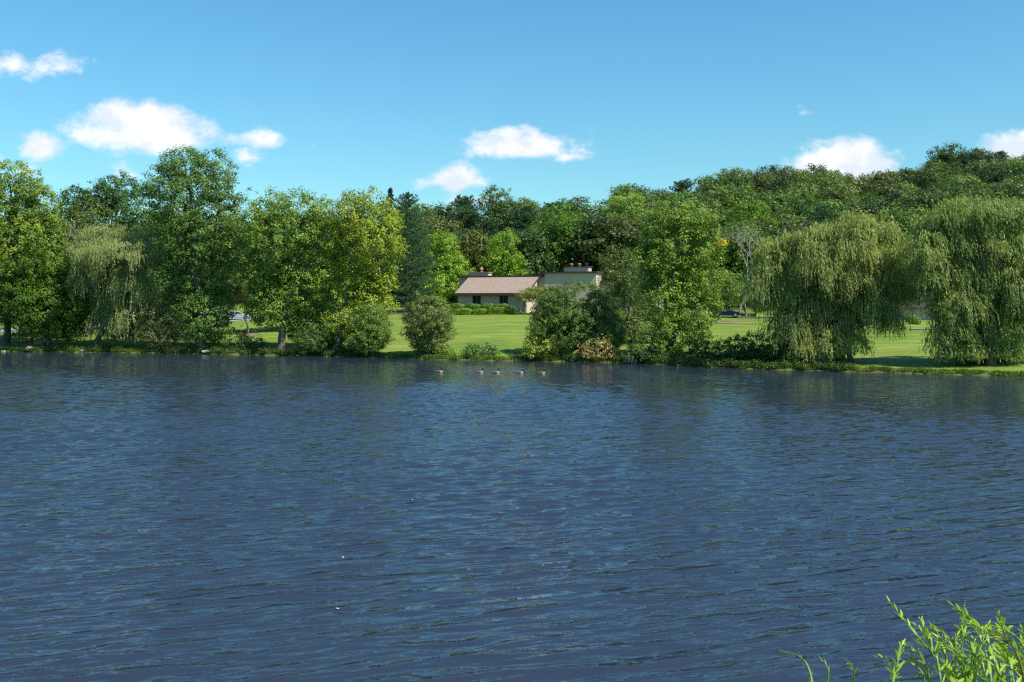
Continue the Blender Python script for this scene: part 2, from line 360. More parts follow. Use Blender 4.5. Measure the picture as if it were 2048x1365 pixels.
def patch(px, Y, rx, ry, mat=MULCH, name='mulch_bed', seed=1):
    rng = np.random.default_rng(seed); x0 = X_at(px, Y); n = 28; th = np.arange(n) / n * 2 * np.pi
    k = 1 + .18 * np.sin(th * 3 + seed) + rng.normal(0, .05, n)
    V = [(x0, Y, float(gz(x0, Y)) + .07)]
    for f in (.5, 1.0):
        X_ = x0 + np.cos(th) * rx * k * f; Y_ = Y + np.sin(th) * ry * k * f
        V += list(zip(X_, Y_, gz(X_, Y_) + .055))
    Fc = [(0, 1 + i, 1 + (i + 1) % n) for i in range(n)] + [(1 + i, 1 + n + i, 1 + n + (i + 1) % n, 1 + (i + 1) % n) for i in range(n)]
    b = MB(); b.add(V, Fc); o = b.build(name, mat, smooth=True); tag(o, kind='structure')
patch(1460, 148, 3.4, 3.0, seed=3); patch(497, 145, 1.8, 1.8, seed=5); patch(812, 176, 4, 4, seed=7)

# ------------------------------------------------------------------ foliage
def quads(C, N, T, L, W):
    """rhombic leaves: centres, normals, long axes, lengths, widths"""
    T = T - N * np.sum(T * N, 1, keepdims=True); T /= np.linalg.norm(T, axis=1, keepdims=True) + 1e-9
    B = np.cross(N, T); L = L[:, None] * .5; W = W[:, None] * .5
    return np.stack([C - T * L, C + B * W - T * L * .15, C + T * L, C - B * W - T * L * .15], 1)
def unit(a): return a / (np.linalg.norm(a, axis=1, keepdims=True) + 1e-9)
def rdir(rng, n): return unit(rng.normal(size=(n, 3)))
def crown_leaves(lobes, rng, size=.26, dens=1.0, clump=.85, flat=.75, fill=.25, base=0.0, ragged=.12, warm=0.0):
    """lobes: list of (centre(3), radii(3)) -> quads, tints, clump centres"""
    allq = []; allt = []; cc = []
    for c, r in lobes:
        c = np.array(c); r = np.array(r); rm = (r[0] * r[1] * r[2]) ** (1 / 3)
        n = max(8, int(4 * math.pi * rm * rm / (clump * clump) * .55))
        d = rdir(rng, n); k = np.where(rng.random(n) < fill, rng.uniform(.35, .8, n), rng.uniform(.78, 1.04, n)) + (rng.random(n) < ragged) * rng.uniform(.05, .3, n)
        cen = c + d * r * k[:, None]
        cen = cen[cen[:, 2] > base + .15]; n = len(cen)
        if n == 0: continue
        cc.append(cen)
        rc = clump * rng.uniform(.55, 1.3, n); m = np.maximum(6, (dens * 3.4 * (rc / size) ** 2)).astype(int)
        idx = np.repeat(np.arange(n), m); M = len(idx)
        off = rdir(rng, M) * (rng.random(M)[:, None] ** .45) * rc[idx][:, None] * np.array([1, 1, flat])
        p = cen[idx] + off
        out = unit((p - c) / r); o2 = unit(off + 1e-6)
        N = unit(out * .6 + o2 * .6 + np.array([0, 0, .4]) + rng.normal(size=(M, 3)) * .42)
        T = rng.normal(size=(M, 3)) + np.array([0, 0, -.5])
        L = size * rng.uniform(.7, 1.35, M); W = L * rng.uniform(.6, .85, M)
        keep = p[:, 2] > base + .05
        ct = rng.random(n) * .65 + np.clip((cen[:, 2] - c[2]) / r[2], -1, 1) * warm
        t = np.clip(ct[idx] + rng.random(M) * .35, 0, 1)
        allq.append(quads(p, N, T, L, W)[keep]); allt.append(t[keep])
    return np.concatenate(allq), np.concatenate(allt), np.concatenate(cc)
def q_mesh(name, q, t, mat):
    V = q.reshape(-1, 3); return mesh_np(name, V, np.arange(len(V)).reshape(-1, 4), [mat], tint=t)
def bend(a, b, rng, n=6, sag=.08, up=0.0):
    a = np.array(a, float); b = np.array(b, float); t = np.linspace(0, 1, n)[:, None]; L = np.linalg.norm(b - a)
    p = a + (b - a) * t; w = rng.normal(0, sag * L, 3); p = p + np.sin(t * np.pi) * w * .6 + np.sin(t * np.pi) * np.array([0, 0, up * L])
    p[1:-1] += rng.normal(0, .015 * L, (n - 2, 3)); return p
def make_wood(base, lobes, clumps, rng, r0, stems=1, twigs=60, fork=.35, lean=None):
    w = Wood(); cs = np.array([l[0] for l in lobes]); top = cs[np.argmax(cs[:, 2])]
    mx = cs.mean(0); zt = cs[:, 2].max()
    for s in range(stems):
        a = np.array(base) + (0 if stems == 1 else 1) * np.array([rng.normal(0, r0 * 1.6), rng.normal(0, r0 * 1.6), 0])
        tgt = top if s == 0 else cs[rng.integers(len(cs))]
        mid = a * .5 + np.array([mx[0], mx[1], (a[2] + zt) / 2]) * .5
        mid[2] = a[2] + (zt - a[2]) * fork
        n = 9; t = np.linspace(0, 1, n)[:, None]
        p = (1 - t) ** 2 * (a - [0, 0, .3]) + 2 * t * (1 - t) * mid + t * t * tgt
        p[1:-1] += rng.normal(0, .12 + r0 * .25, (n - 2, 3)) * [1, 1, .2]
        rad = r0 * (1 - .82 * t[:, 0]) / (stems ** .4); rad[0] *= 1.5
        w.add(p, rad, 8)
        own = range(len(lobes)) if stems == 1 else [i for i in range(len(lobes)) if i % stems == s]
        for i in own:
            c = cs[i]; k = np.argmin(np.abs(p[:, 2] - (a[2] + (c[2] - a[2]) * .6))); k = max(k, 2)
            q = bend(p[k], c, rng, 6, .06, .06); rr = rad[k] * .6
            w.add(q, np.linspace(rr, rr * .3, 6), 6)
            near = clumps[np.argsort(np.linalg.norm(clumps - c, axis=1))[:200]]
            for _ in range(max(2, twigs // len(lobes))):
                e = near[rng.integers(len(near))]; st = q[rng.integers(2, 6)]
                w.add(bend(st, e, rng, 4, .08, .05), np.linspace(rr * .3, .02, 4), 4)
    return w
def lobes_px(lst, Y, rng, dy=.5, depth=.85):
    out = []
    for l in lst:
        px, py, rx, ry = l[:4]; off = l[4] if len(l) > 4 else rng.uniform(-dy, dy) * rx / F * Y
        c = P(px, py, Y + off); out.append((c, (rx / F * Y, max(rx, ry * .8) / F * Y * depth, ry / F * Y)))
    return out
SEED = [10]
def put(root, name, me, color=None):
    o = bpy.data.objects.new(name, me); link(o, root)
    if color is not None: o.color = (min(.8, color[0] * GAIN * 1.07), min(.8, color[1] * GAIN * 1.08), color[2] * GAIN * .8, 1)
    return o
def broad(name, label, cat, bpx, Y, lobes, color, size=.26, dens=1.25, clump=.85, r0=.4, stems=1, bark=None, twigs=60, group=None, fork=.35, flat=.75, ragged=.12, fill=.25, floor=.1, extra=None, depth=.85, warm=0.0):
    SEED[0] += 1; rng = np.random.default_rng(SEED[0])
    b = ground(bpx, Y); root = empty(name, b); tag(root, label, cat, group)
    L = [(c - b, tuple(np.array(r) * 1.12)) for c, r in lobes_px(lobes, Y, rng, depth=depth)]
    q, t, cc = crown_leaves(L, rng, size, dens, clump, flat=flat, base=floor, ragged=ragged, fill=fill, warm=warm)
    w = make_wood((0, 0, 0), L, cc, rng, r0, stems, twigs, fork)
    put(root, 'trunk', w.mesh('trunk', bark or BARK), None)
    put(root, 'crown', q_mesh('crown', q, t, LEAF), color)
    if extra:
        for l2, c2, nm, lb in extra:
            L2 = [(c - b, r) for c, r in lobes_px(l2, Y, rng)]
            q, t, _ = crown_leaves(L2, rng, size, dens, clump * .8, base=floor)
            o = put(root, nm, q_mesh(nm, q, t, LEAF), c2); o['label'] = lb
    return root

def willow_leaves(lobes, rng, zmin, nspray=1.0, Lmax=5.0, leaf=.34, width=.058, slant=.0, strand=12):
    Q = []; Tn = []
    for c, r, *o in lobes:
        c = np.array(c); r = np.array(r); lm = o[0] if o else Lmax
        n = int(nspray * 4.2 * (r[0] * r[1] + r[0] * r[2]))
        d = rdir(rng, n * 2); d = d[d[:, 2] > -.35][:n]; n = len(d)
        p0 = c + d * r * rng.uniform(.72, 1.0, (n, 1))
        for i in range(n):
            ns = int(rng.integers(int(strand * .6), int(strand * 1.5))); outw = np.array([d[i, 0], d[i, 1], 0]); outw /= np.linalg.norm(outw) + 1e-6
            Ls = rng.uniform(.45, 1.0) * lm * (0.6 + .5 * (1 - max(0, d[i, 2])))
            tone = rng.random() * .45
            reach = rng.uniform(.3, 1.1); rise = max(0, rng.uniform(-.1, .5))
            for _ in range(ns):
                L = Ls * rng.uniform(.55, 1.1); o3 = rng.normal(0, .3, 3) * [1, 1, .8]; rch = reach * rng.uniform(.6, 1.3)
                m = max(4, int(L / .13)); s = np.sort(rng.random(m)) * L
                hx = rch * (1 - np.exp(-s / .9)); z = rise * np.sin(np.minimum(s, .9) / .9 * np.pi / 2) - np.maximum(s - .35, 0) * .97
                p = p0[i] + o3 + outw * hx[:, None] + np.stack([slant * s + .06 * np.sin(s * 2 + i), .05 * np.cos(s * 1.7 + i), z], 1)
                ok = p[:, 2] > zmin + rng.uniform(0, .9)
                if not ok.any(): continue
                p = p[ok]; m = len(p)
                T = np.stack([rng.normal(0, .38, m) + slant, rng.normal(0, .38, m), -np.ones(m)], 1) + outw * .3 * np.exp(-s[ok] / .6)[:, None]
                N = unit(np.stack([rng.normal(0, 1, m), rng.normal(0, 1, m), rng.normal(.55, .4, m)], 1) + outw * .6)
                le = leaf * rng.uniform(.7, 1.3, m)
                Q.append(quads(p, N, T, le, np.full(m, width) * rng.uniform(.7, 1.4, m)))
                Tn.append(np.clip(tone + rng.random(m) * .35 + .2 * np.exp(-s[ok] / .8), 0, 1))
    return np.concatenate(Q), np.concatenate(Tn)
def willow(name, label, bpx, Y, lobes, color, r0=.45, stems=2, Lmax=5, zmin=.6, nspray=1.0, group=None, bark=None, slant=0.0, wood_lobes=None):
    SEED[0] += 1; rng = np.random.default_rng(SEED[0]); b = ground(bpx, Y); root = empty(name, b); tag(root, label, 'tree', group)
    L = []
    for l in lobes:
        (c, r), = lobes_px([l[:4]], Y, rng, dy=.6, depth=.9); L.append((c - b, tuple(np.array(r) * 1.1), (l[4] if len(l) > 4 else Lmax)))
    q, t = willow_leaves(L, rng, zmin, nspray, slant=slant)
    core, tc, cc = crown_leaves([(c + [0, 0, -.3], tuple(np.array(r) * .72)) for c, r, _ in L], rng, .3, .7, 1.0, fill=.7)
    w = make_wood((0, 0, 0), [(c, r) for c, r, _ in L], cc, rng, r0, stems, 70, .3)
    put(root, 'trunk', w.mesh('trunk', bark or BARK))
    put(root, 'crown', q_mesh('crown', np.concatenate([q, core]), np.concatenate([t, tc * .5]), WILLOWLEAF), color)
    return root

def pine_mesh(rng, H, Rb, low=.12, needle=.42, dens=1.0, droop=.0, power=.8, step=.62):
    Q = []; Tn = []; w = Wood()
    trunk = np.array([[rng.normal(0, .05), rng.normal(0, .05), z] for z in np.linspace(-.3, H, 10)]); w.add(trunk, np.linspace(H * .018 + .05, .03, 10), 7)
    z = H * low; k = 0
    while z < H - .2:
        f = (z - H * low) / (H * (1 - low)); rad = Rb * ((1 - f) ** power) * (0.55 + .45 * min(1, f * 5 + .3))
        nb = int(rng.integers(4, 7)); a0 = rng.random() * 6.28
        for j in range(nb):
            a = a0 + j * 6.283 / nb + rng.normal(0, .2); ln = max(.25, rad * rng.uniform(.65, 1.15)); upw = rng.uniform(.02, .22) + f * .5 - droop
            dirv = np.array([math.cos(a), math.sin(a), 0]); zz = z + rng.normal(0, .15)
            n = max(3, int(ln / .33)); s = np.linspace(.25, 1, n) * ln
            pts = dirv * s[:, None] + np.stack([0 * s, 0 * s, zz + upw * s + .05 * s * s / max(ln, 1)], 1)
            w.add(np.vstack([[0, 0, zz], pts[-1]]), [.02 + ln * .012, .012], 4)
            side = np.array([-dirv[1], dirv[0], 0]); tone = rng.random() * .5
            nt_ = max(1, int(2.4 * dens)); 
            P0 = np.repeat(pts, nt_ + 1, axis=0); wd = np.repeat(.12 + .32 * ln * np.sin(np.linspace(.3, 2.6, n)), nt_ + 1)
            P0 = P0 + side * (rng.uniform(-1, 1, len(P0)) * wd)[:, None] + rng.normal(0, .07, P0.shape)
            M = 7; idx = np.repeat(np.arange(len(P0)), M); m = len(idx)
            T = unit(rng.normal(size=(m, 3)) * .75 + dirv * .5 + np.array([0, 0, .75])); Lg = needle * rng.uniform(.6, 1.2, m)
            N = unit(np.cross(T, rng.normal(size=(m, 3))))
            Q.append(quads(P0[idx] + T * Lg[:, None] * .4, N, T, Lg, np.full(m, needle * .2))); Tn.append(np.clip(tone + rng.random(m) * .4, 0, 1))
        z += step * rng.uniform(.7, 1.3) * (1 - .35 * f); k += 1
    T = unit(rng.normal(size=(30, 3)) * .5 + [0, 0, 1]); Q.append(quads(np.tile([0, 0, H], (30, 1)) + T * .15, unit(np.cross(T, rng.normal(size=(30, 3)))), T, np.full(30, needle), np.full(30, needle * .2))); Tn.append(np.full(30, .5))
    return w.mesh('trunk', BARK), q_mesh('crown', np.concatenate(Q), np.concatenate(Tn), NEEDLE)
def pine(name, label, bpx, toppy, Y, width_px, color, low=.1, power=.8, group=None, needle=.42, step=.62):
    SEED[0] += 1; rng = np.random.default_rng(SEED[0]); b = ground(bpx, Y); H = P(bpx, toppy, Y)[2] - b[2]
    tm, cm = pine_mesh(rng, H, width_px / 2 / F * Y, low, needle, power=power, step=step)
    root = empty(name, b); tag(root, label, 'tree', group); put(root, 'trunk', tm); put(root, 'crown', cm, color); return root

def bare_wood(rng, H, r0, spread=.5, depth=5, w=None, start=(0, 0, 0), d0=(0, 0, 1)):
    w = w or Wood()
    def grow(p, d, L, r, lv):
        n = 5; pts = [p]; d = np.array(d, float)
        for i in range(n - 1):
            d = unit((d + rng.normal(0, .13, 3) + [0, 0, .03])[None])[0]; pts.append(pts[-1] + d * L / (n - 1))
        w.add(pts, np.linspace(r, r * .6, n), 6 if r > .05 else 4)
        if lv <= 0: return
        for k in range(2 if lv > depth - 2 else rng.integers(2, 4)):
            nd = unit((d + rng.normal(0, spread, 3) + [0, 0, .1])[None])[0]; grow(pts[-1] if k < 2 else pts[rng.integers(2, 4)], nd, L * rng.uniform(.62, .85), r * .62, lv - 1)
    grow(np.array(start, float), d0, H * .3, r0, depth); return w

# colours (crown base colours)
GAIN = 1.2
YG = (.205, .245, .035); LG = (.125, .215, .035); MG = (.085, .145, .035); DG = (.045, .09, .028); GG = (.105, .14, .06)
OL = (.115, .13, .045); BL = (.04, .085, .05); WG = (.19, .225, .085); BG = (.13, .25, .03); TAN = (.29, .22, .12)
DKM = (.06, .11, .018)

# --- left group
broad('locust_tree', 'tall yellow-green tree cut by the left edge of the picture, above the concrete culvert', 'tree', 8, 140,
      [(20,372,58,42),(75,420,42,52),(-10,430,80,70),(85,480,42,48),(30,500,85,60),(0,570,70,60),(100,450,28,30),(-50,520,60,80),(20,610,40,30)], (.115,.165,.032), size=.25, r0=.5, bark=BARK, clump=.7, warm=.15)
broad('maple_tree', 'low broad deep-green maple between the left edge tree and the pale willow', 'tree', 62, 138,
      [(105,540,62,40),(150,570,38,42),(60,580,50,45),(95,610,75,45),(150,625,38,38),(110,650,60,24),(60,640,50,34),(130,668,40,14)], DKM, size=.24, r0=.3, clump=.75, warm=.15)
willow('weeping_willow', 'pale grey-green weeping willow at the water, beside the culvert with a thin top', 193, 134.6,
      [(210,478,44,26,2),(285,488,36,28,2.4),(225,535,50,36,3),(262,570,34,40,4),(240,510,70,26,2.4),(245,600,44,34,4),(180,500,30,24,2),(268,630,26,34,4),(225,640,34,34,3.5),(190,560,34,40,3),(258,640,32,30,4),(232,664,24,20,2)], (.205,.235,.12), r0=.42, stems=1, Lmax=4, zmin=.5, nspray=1.5)
broad('oak_tree', 'dark green broad oak rising behind the pale left willow', 'tree', 215, 172,
      [(235,378,42,26),(150,408,35,30),(260,430,62,45),(195,455,75,55),(200,400,40,30),(290,480,45,50),(180,530,80,50),(290,560,70,60)], DG, size=.3, r0=.5)
def twiggy(name, label, px, Y, top, spread, r0, depth, seed, parts=None, d0=(0, 0, 1), leaves=None):
    rng = np.random.default_rng(seed); b = ground(px, Y); H = P(px, top, Y)[2] - b[2]
    root = empty(name, b); tag(root, label, 'tree'); w = bare_wood(rng, H, r0, spread, depth, d0=d0); put(root, 'trunk', w.mesh('trunk', DEADBARK))
    if leaves:
        lob, c, dn = leaves; L = [(c_ - b, r) for c_, r in lobes_px(lob, Y, rng)]; q, t, _ = crown_leaves(L, rng, .22, dn, .6); put(root, 'crown', q_mesh('crown', q, t, LEAF), c)
    return root
twiggy('thinning_tree', 'nearly leafless grey-brown tree top above the pale left willow', 185, 152, 396, .38, .2, 6, 4, leaves=([(180,425,38,28),(150,440,22,30)], OL, .16))
broad('cottonwood_tree', 'tallest cottonwood, its crown reaching up to the largest cloud', 'tree', 407, 131,
      [(370,335,48,34),(425,340,40,34),(322,368,36,34),(450,385,34,32),(375,400,70,50),(435,440,46,44),(345,440,44,44),(395,485,62,48),(455,500,36,40),(350,520,34,40),(400,560,48,44),(425,610,40,38),(375,600,26,30),(425,655,32,26),(405,640,46,40),(360,560,40,40),(455,560,34,40),(440,690,22,14)],
      (.085,.14,.04), size=.23, r0=.62, bark=PALEBARK, clump=.72, fill=.2, dens=1.15, fork=.3)
broad('grey_bush', 'large grey-green twiggy bush left of the tallest cottonwood at the waterline', 'bush', 345, 132.5,
      [(340,640,46,46),(375,665,42,34),(320,675,30,26),(345,600,36,30),(300,650,30,34)], (.10,.115,.055), size=.17, r0=.1, stems=4, twigs=160, bark=DEADBARK, clump=.5, floor=.0, dens=.6)
broad('cottonwood_tree', 'light green cottonwood right of the tallest one, with pale limbs showing', 'tree', 562, 127.5,
      [(540,415,36,32),(595,418,46,32),(645,430,38,36),(500,450,30,34),(570,465,62,44),(640,490,46,48),(520,505,44,40),(590,530,60,46),(545,575,42,44),(620,590,40,40),(555,630,36,32),(600,650,36,28),(500,540,30,30),(535,610,44,40),(575,600,50,44),(640,645,40,40),(665,685,26,20),(590,560,40,50)],
      (.125,.185,.04), size=.23, r0=.5, stems=2, bark=PALEBARK, clump=.72, fill=.2, dens=1.15)
broad('cottonwood_tree', 'yellow-tinged cottonwood standing beside the dark pine, left of the lawn', 'tree', 692, 125,
      [(728,408,40,30),(765,440,34,36),(700,440,40,40),(745,480,54,44),(690,505,40,46),(780,475,22,26),(735,540,48,40),(700,580,42,40),(745,600,36,36),(690,635,36,34),(725,660,30,28),(660,560,30,40),(700,680,36,26),(710,530,40,50),(770,570,20,30)],
      (.185,.225,.035), size=.23, r0=.5, stems=2, bark=PALEBARK, clump=.72, fill=.2, dens=1.15)
broad('park_tree', 'dull olive fine-leaved tree seen between the tallest cottonwood and its neighbour', 'tree', 495, 148,
      [(490,560,44,34),(460,580,30,28),(520,590,30,26)], (.10,.115,.05), size=.2, r0=.16, clump=.55, dens=.8, bark=DEADBARK)
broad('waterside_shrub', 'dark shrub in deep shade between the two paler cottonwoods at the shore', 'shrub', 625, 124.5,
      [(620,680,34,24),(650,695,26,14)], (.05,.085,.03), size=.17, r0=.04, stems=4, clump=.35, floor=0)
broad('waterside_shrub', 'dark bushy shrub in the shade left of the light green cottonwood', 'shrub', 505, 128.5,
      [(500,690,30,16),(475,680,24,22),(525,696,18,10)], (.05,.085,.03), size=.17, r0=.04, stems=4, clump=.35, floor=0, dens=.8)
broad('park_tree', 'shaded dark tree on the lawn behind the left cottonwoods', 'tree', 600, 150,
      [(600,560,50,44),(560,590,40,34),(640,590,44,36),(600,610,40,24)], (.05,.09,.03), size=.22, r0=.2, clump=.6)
broad('park_tree', 'dark low-crowned tree added for shade on the bank behind the deep-green maple', 'tree', 120, 150,  # added shade tree: darkens the lit strip under the left trees
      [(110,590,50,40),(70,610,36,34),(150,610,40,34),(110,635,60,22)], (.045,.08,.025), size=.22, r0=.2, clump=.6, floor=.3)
broad('park_tree', 'dark bush-like tree added for shade on the bank behind the grey twiggy bush', 'tree', 365, 147,  # added as well, to fill the bright gap here with dark foliage
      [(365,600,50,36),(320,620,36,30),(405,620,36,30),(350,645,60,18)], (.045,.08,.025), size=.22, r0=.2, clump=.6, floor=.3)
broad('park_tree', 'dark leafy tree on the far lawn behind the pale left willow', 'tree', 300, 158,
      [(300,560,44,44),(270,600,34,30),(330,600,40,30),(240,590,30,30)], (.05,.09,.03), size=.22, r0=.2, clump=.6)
broad('waterside_bush', 'feathery green bush under the yellow-tinged cottonwood at the water edge', 'bush', 735, 121.8,
      [(742,640,34,30),(735,672,40,30),(755,660,22,36),(720,690,24,16)], (.10,.15,.04), size=.16, r0=.07, stems=4, clump=.45, floor=0, bark=DEADBARK)
# --- lawn centre
pine('white_pine', 'large dark blue-green pine with layered boughs left of the house', 815, 388, 176, 150, BL, low=.06, power=.62)
broad('maple_tree', 'bright yellow-green rounded maple between the big pine and the house', 'tree', 885, 186,
      [(885,500,34,30),(900,540,38,36),(868,545,34,40),(890,575,42,22),(880,475,16,14)], (.15,.23,.03), size=.28, r0=.25, clump=.75)
broad('shoreline_bush', 'tall upright grey-green bush alone on the lawn edge, narrow at its foot', 'bush', 858, 119.3,
      [(855,632,44,36),(860,660,48,34),(852,680,34,28),(868,612,26,16),(858,702,16,14)], (.105,.135,.05), size=.16, r0=.08, stems=5, clump=.45, floor=0, twigs=90, bark=DEADBARK, dens=1.5, ragged=.05)
broad('small_shrub', 'small bright green shrub at the foot of the tall upright bush', 'shrub', 889, 118,
      [(890,705,20,14),(905,713,12,8)], (.15,.21,.04), size=.16, r0=.03, stems=3, clump=.3, floor=0, twigs=20)
broad('small_shrub', 'low dark-leaved shrub alone at the water edge in the middle of the lawn', 'shrub', 963, 116.6,
      [(962,702,28,16),(940,710,18,12),(985,710,18,12)], (.075,.13,.05), size=.22, r0=.03, stems=5, clump=.35, floor=0, twigs=30, ragged=.3)
broad('small_shrub', 'yellow-green shrub tucked against the left foot of the big round bush', 'shrub', 1078, 114.2,
      [(1078,698,32,20),(1062,710,20,12),(1098,708,18,14)], (.17,.20,.04), size=.18, r0=.03, stems=4, clump=.35, floor=0, twigs=30)
broad('round_bush', 'huge dark green rounded bush in front of the tall part of the house', 'bush', 1150, 116.8,
      [(1150,620,70,50),(1108,640,42,46),(1200,632,42,48),(1150,660,84,52),(1215,665,32,40),(1100,680,34,30),(1165,700,60,24)], (.08,.125,.034), size=.15, r0=.14, stems=5, clump=.48, floor=0, depth=.75, dens=1.6, ragged=.05, fill=.15)
broad('dying_shrub', 'tan withered shrub at the waterline before the huge round bush', 'shrub', 1195, 112.2,
      [(1195,700,30,20),(1165,712,22,12),(1222,712,18,11),(1205,678,14,16)], TAN, size=.18, r0=.03, stems=5, clump=.3, floor=0, twigs=30, bark=DEADBARK, dens=.6)
broad('small_shrub', 'tiny leafy shrub between the huge round bush and the tan withered one', 'shrub', 1150, 112.6,
      [(1150,714,14,10),(1166,718,10,7)], (.13,.19,.06), size=.16, r0=.02, stems=3, clump=.25, floor=0, twigs=12)
broad('ornamental_tree', 'small olive flat-topped tree leaning by the arched entrance wall of the house', 'tree', 1064, 163.5,
      [(1060,590,22,13),(1085,584,26,13),(1045,594,12,8),(1105,592,16,14)], (.15,.165,.05), size=.18, r0=.12, clump=.4, stems=2)
broad('grey_green_tree', 'thin grey-green tree between the house end and the right-hand cottonwood', 'tree', 1262, 124,
      [(1240,530,34,30),(1230,565,32,34),(1262,560,30,30),(1250,610,40,36),(1278,650,36,36),(1262,690,42,30)], (.085,.115,.045), size=.2, r0=.22, stems=2, clump=.55, floor=0, dens=.85)
broad('cottonwood_tree', 'bushy cottonwood right of the house with one yellow bough on its right side', 'tree', 1345, 110.5,
      [(1345,432,48,28),(1395,445,38,34),(1310,462,36,36),(1355,495,66,44),(1412,500,32,40),(1300,515,30,34),(1345,555,62,44),(1400,565,40,40),(1330,610,46,42),(1385,620,46,42),(1345,665,42,38),(1395,665,30,26),(1325,700,34,24),(1310,560,24,24)],
      (.125,.18,.032), size=.21, r0=.42, stems=3, bark=PALEBARK, clump=.66, fill=.2, floor=0,
      extra=[([(1442,490,10,10)], (.36, .29, .03), 'foliage', 'yellow bough')])
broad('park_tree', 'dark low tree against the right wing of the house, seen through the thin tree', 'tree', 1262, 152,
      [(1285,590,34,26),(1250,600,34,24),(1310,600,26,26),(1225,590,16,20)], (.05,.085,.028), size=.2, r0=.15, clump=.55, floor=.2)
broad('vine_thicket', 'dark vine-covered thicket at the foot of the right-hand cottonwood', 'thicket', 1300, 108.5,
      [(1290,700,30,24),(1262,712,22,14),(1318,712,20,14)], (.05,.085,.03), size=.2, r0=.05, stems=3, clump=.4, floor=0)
# --- right of centre
broad('park_tree', 'small leafy tree rising from the mulch bed beside the dark car', 'tree', 1437, 150,
      [(1450,575,34,26),(1428,600,30,22),(1475,590,24,22),(1440,555,24,18)], (.115,.165,.04), size=.2, r0=.2, clump=.55, dens=.75, bark=PALEBARK)
twiggy('dead_tree', 'bare grey dead tree beside the yellow-boughed cottonwood', 1478, 167, 425, .42, .2, 6, 21, d0=(.1, 0, 1))
twiggy('dead_tree', 'grey leafless tree with spreading limbs behind the left part of the broad willow', 1492, 165, 520, .6, .17, 6, 8, d0=(.12, 0, 1))
for px, Y, lab, lob in ((1489, 172, 'small dark-trunked tree just right of the dark car', [(1488,590,26,16),(1500,603,26,14)]),
                        (1508, 168, 'small tree in shade between the dark car and the broad willow', [(1512,590,26,20),(1522,606,22,16)])):
    broad('park_tree', lab, 'tree', px, Y, lob, (.08,.115,.035), size=.2, r0=.22, clump=.5)
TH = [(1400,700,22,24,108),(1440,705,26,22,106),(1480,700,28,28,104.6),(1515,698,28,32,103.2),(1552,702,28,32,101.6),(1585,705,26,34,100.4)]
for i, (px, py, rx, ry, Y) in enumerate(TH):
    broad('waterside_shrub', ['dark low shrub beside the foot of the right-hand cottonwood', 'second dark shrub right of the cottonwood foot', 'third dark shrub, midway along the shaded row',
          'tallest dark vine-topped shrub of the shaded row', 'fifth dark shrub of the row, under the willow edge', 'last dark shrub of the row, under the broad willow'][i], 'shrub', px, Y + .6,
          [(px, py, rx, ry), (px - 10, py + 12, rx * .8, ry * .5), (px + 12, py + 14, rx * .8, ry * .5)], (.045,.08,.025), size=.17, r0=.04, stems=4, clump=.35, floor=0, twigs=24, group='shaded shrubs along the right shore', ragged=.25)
willow('weeping_willow', 'broad domed weeping willow right of the dark shrub row', 1690, 101.5,
      [(1548,515,34,34,2.4),(1580,495,30,26,2),(1530,570,26,40,3),(1570,590,44,40,3),(1625,495,42,34,2.4),(1670,475,36,28,2),(1715,465,38,26,2),(1752,470,36,28,2.2),(1700,510,60,38,2.4),(1640,550,54,40,2.6),(1785,515,32,32,2.6),
       (1700,570,54,40,2.6),(1770,565,38,40,3),(1788,595,24,30,2.6),(1740,620,40,32,3),(1620,625,50,32,3),(1575,660,34,36,3),(1675,640,40,30,2.6),(1655,690,34,32,2),(1700,690,28,26,2),(1780,640,22,20,2),(1610,700,36,28,2)],
      (.215,.245,.10), r0=.42, stems=3, Lmax=3, zmin=.2, nspray=1.9, slant=.02)
willow('weeping_willow', 'tall weeping willow cut by the right edge of the picture', 1972, 96.5,
      [(1868,452,34,26,2),(1905,430,34,24,2),(1950,420,36,22,2),(2000,430,40,26,2),(2045,455,40,32,2.4),(1852,500,34,30,2.4),(1900,480,40,30,2.4),(1960,475,46,34,2.4),(2015,500,44,36,2.6),(1858,548,34,30,2.2),(1895,545,40,40,2.8),
       (1950,560,44,40,2.8),(2010,570,44,40,3),(1900,612,34,36,2.6),(1925,620,40,36,3),(1990,640,46,36,3),(2050,610,44,50,3),(1905,670,34,28,2.4),(1955,690,38,30,2),(2015,695,40,28,2),(1930,712,46,22,1.5),(2000,718,50,20,1.5),(1885,700,24,20,1.5),(2085,540,50,70,3)],
      (.20,.24,.10), r0=.5, stems=2, Lmax=3, zmin=.2, nspray=1.8, slant=.07)
# --- named background trees
pine('white_pine', 'blue-green pine above the chimneys of the tall part of the house', 1235, 440, 205, 100, (.045,.09,.05), power=.6)
pine('white_pine', 'broad blue-green pine peeping over the left shoulder of the broad willow', 1640, 412, 175, 120, (.05,.10,.06), power=.55)
pine('white_pine', 'blue-green pine in the gap between the two right-hand willows', 1838, 470, 168, 100, (.045,.09,.05), power=.6)
pine('white_pine', 'dark low-branched pine deep in the gap between the two right-hand willows', 1800, 500, 182, 90, (.035,.075,.04), power=.6)
pine('white_pine', 'pine top standing over the broad yellow-tinged cottonwood on the skyline', 782, 378, 215, 60, (.04,.08,.045), power=.7)
broad('maple_tree', 'bright fresh-green maple directly behind the low roof of the house', 'tree', 1010, 190,
      [(1010,490,28,24),(1005,520,36,26),(1015,545,34,26)], (.13,.21,.022), size=.28, r0=.2, clump=.7)
broad('maple_tree', 'vivid green maple on the slope behind the bare dead tree', 'tree', 1500, 200,
      [(1500,430,36,26),(1470,455,34,34),(1530,470,32,30),(1495,500,50,40),(1520,540,40,40)], (.10,.165,.02), size=.32, r0=.3, clump=.9)
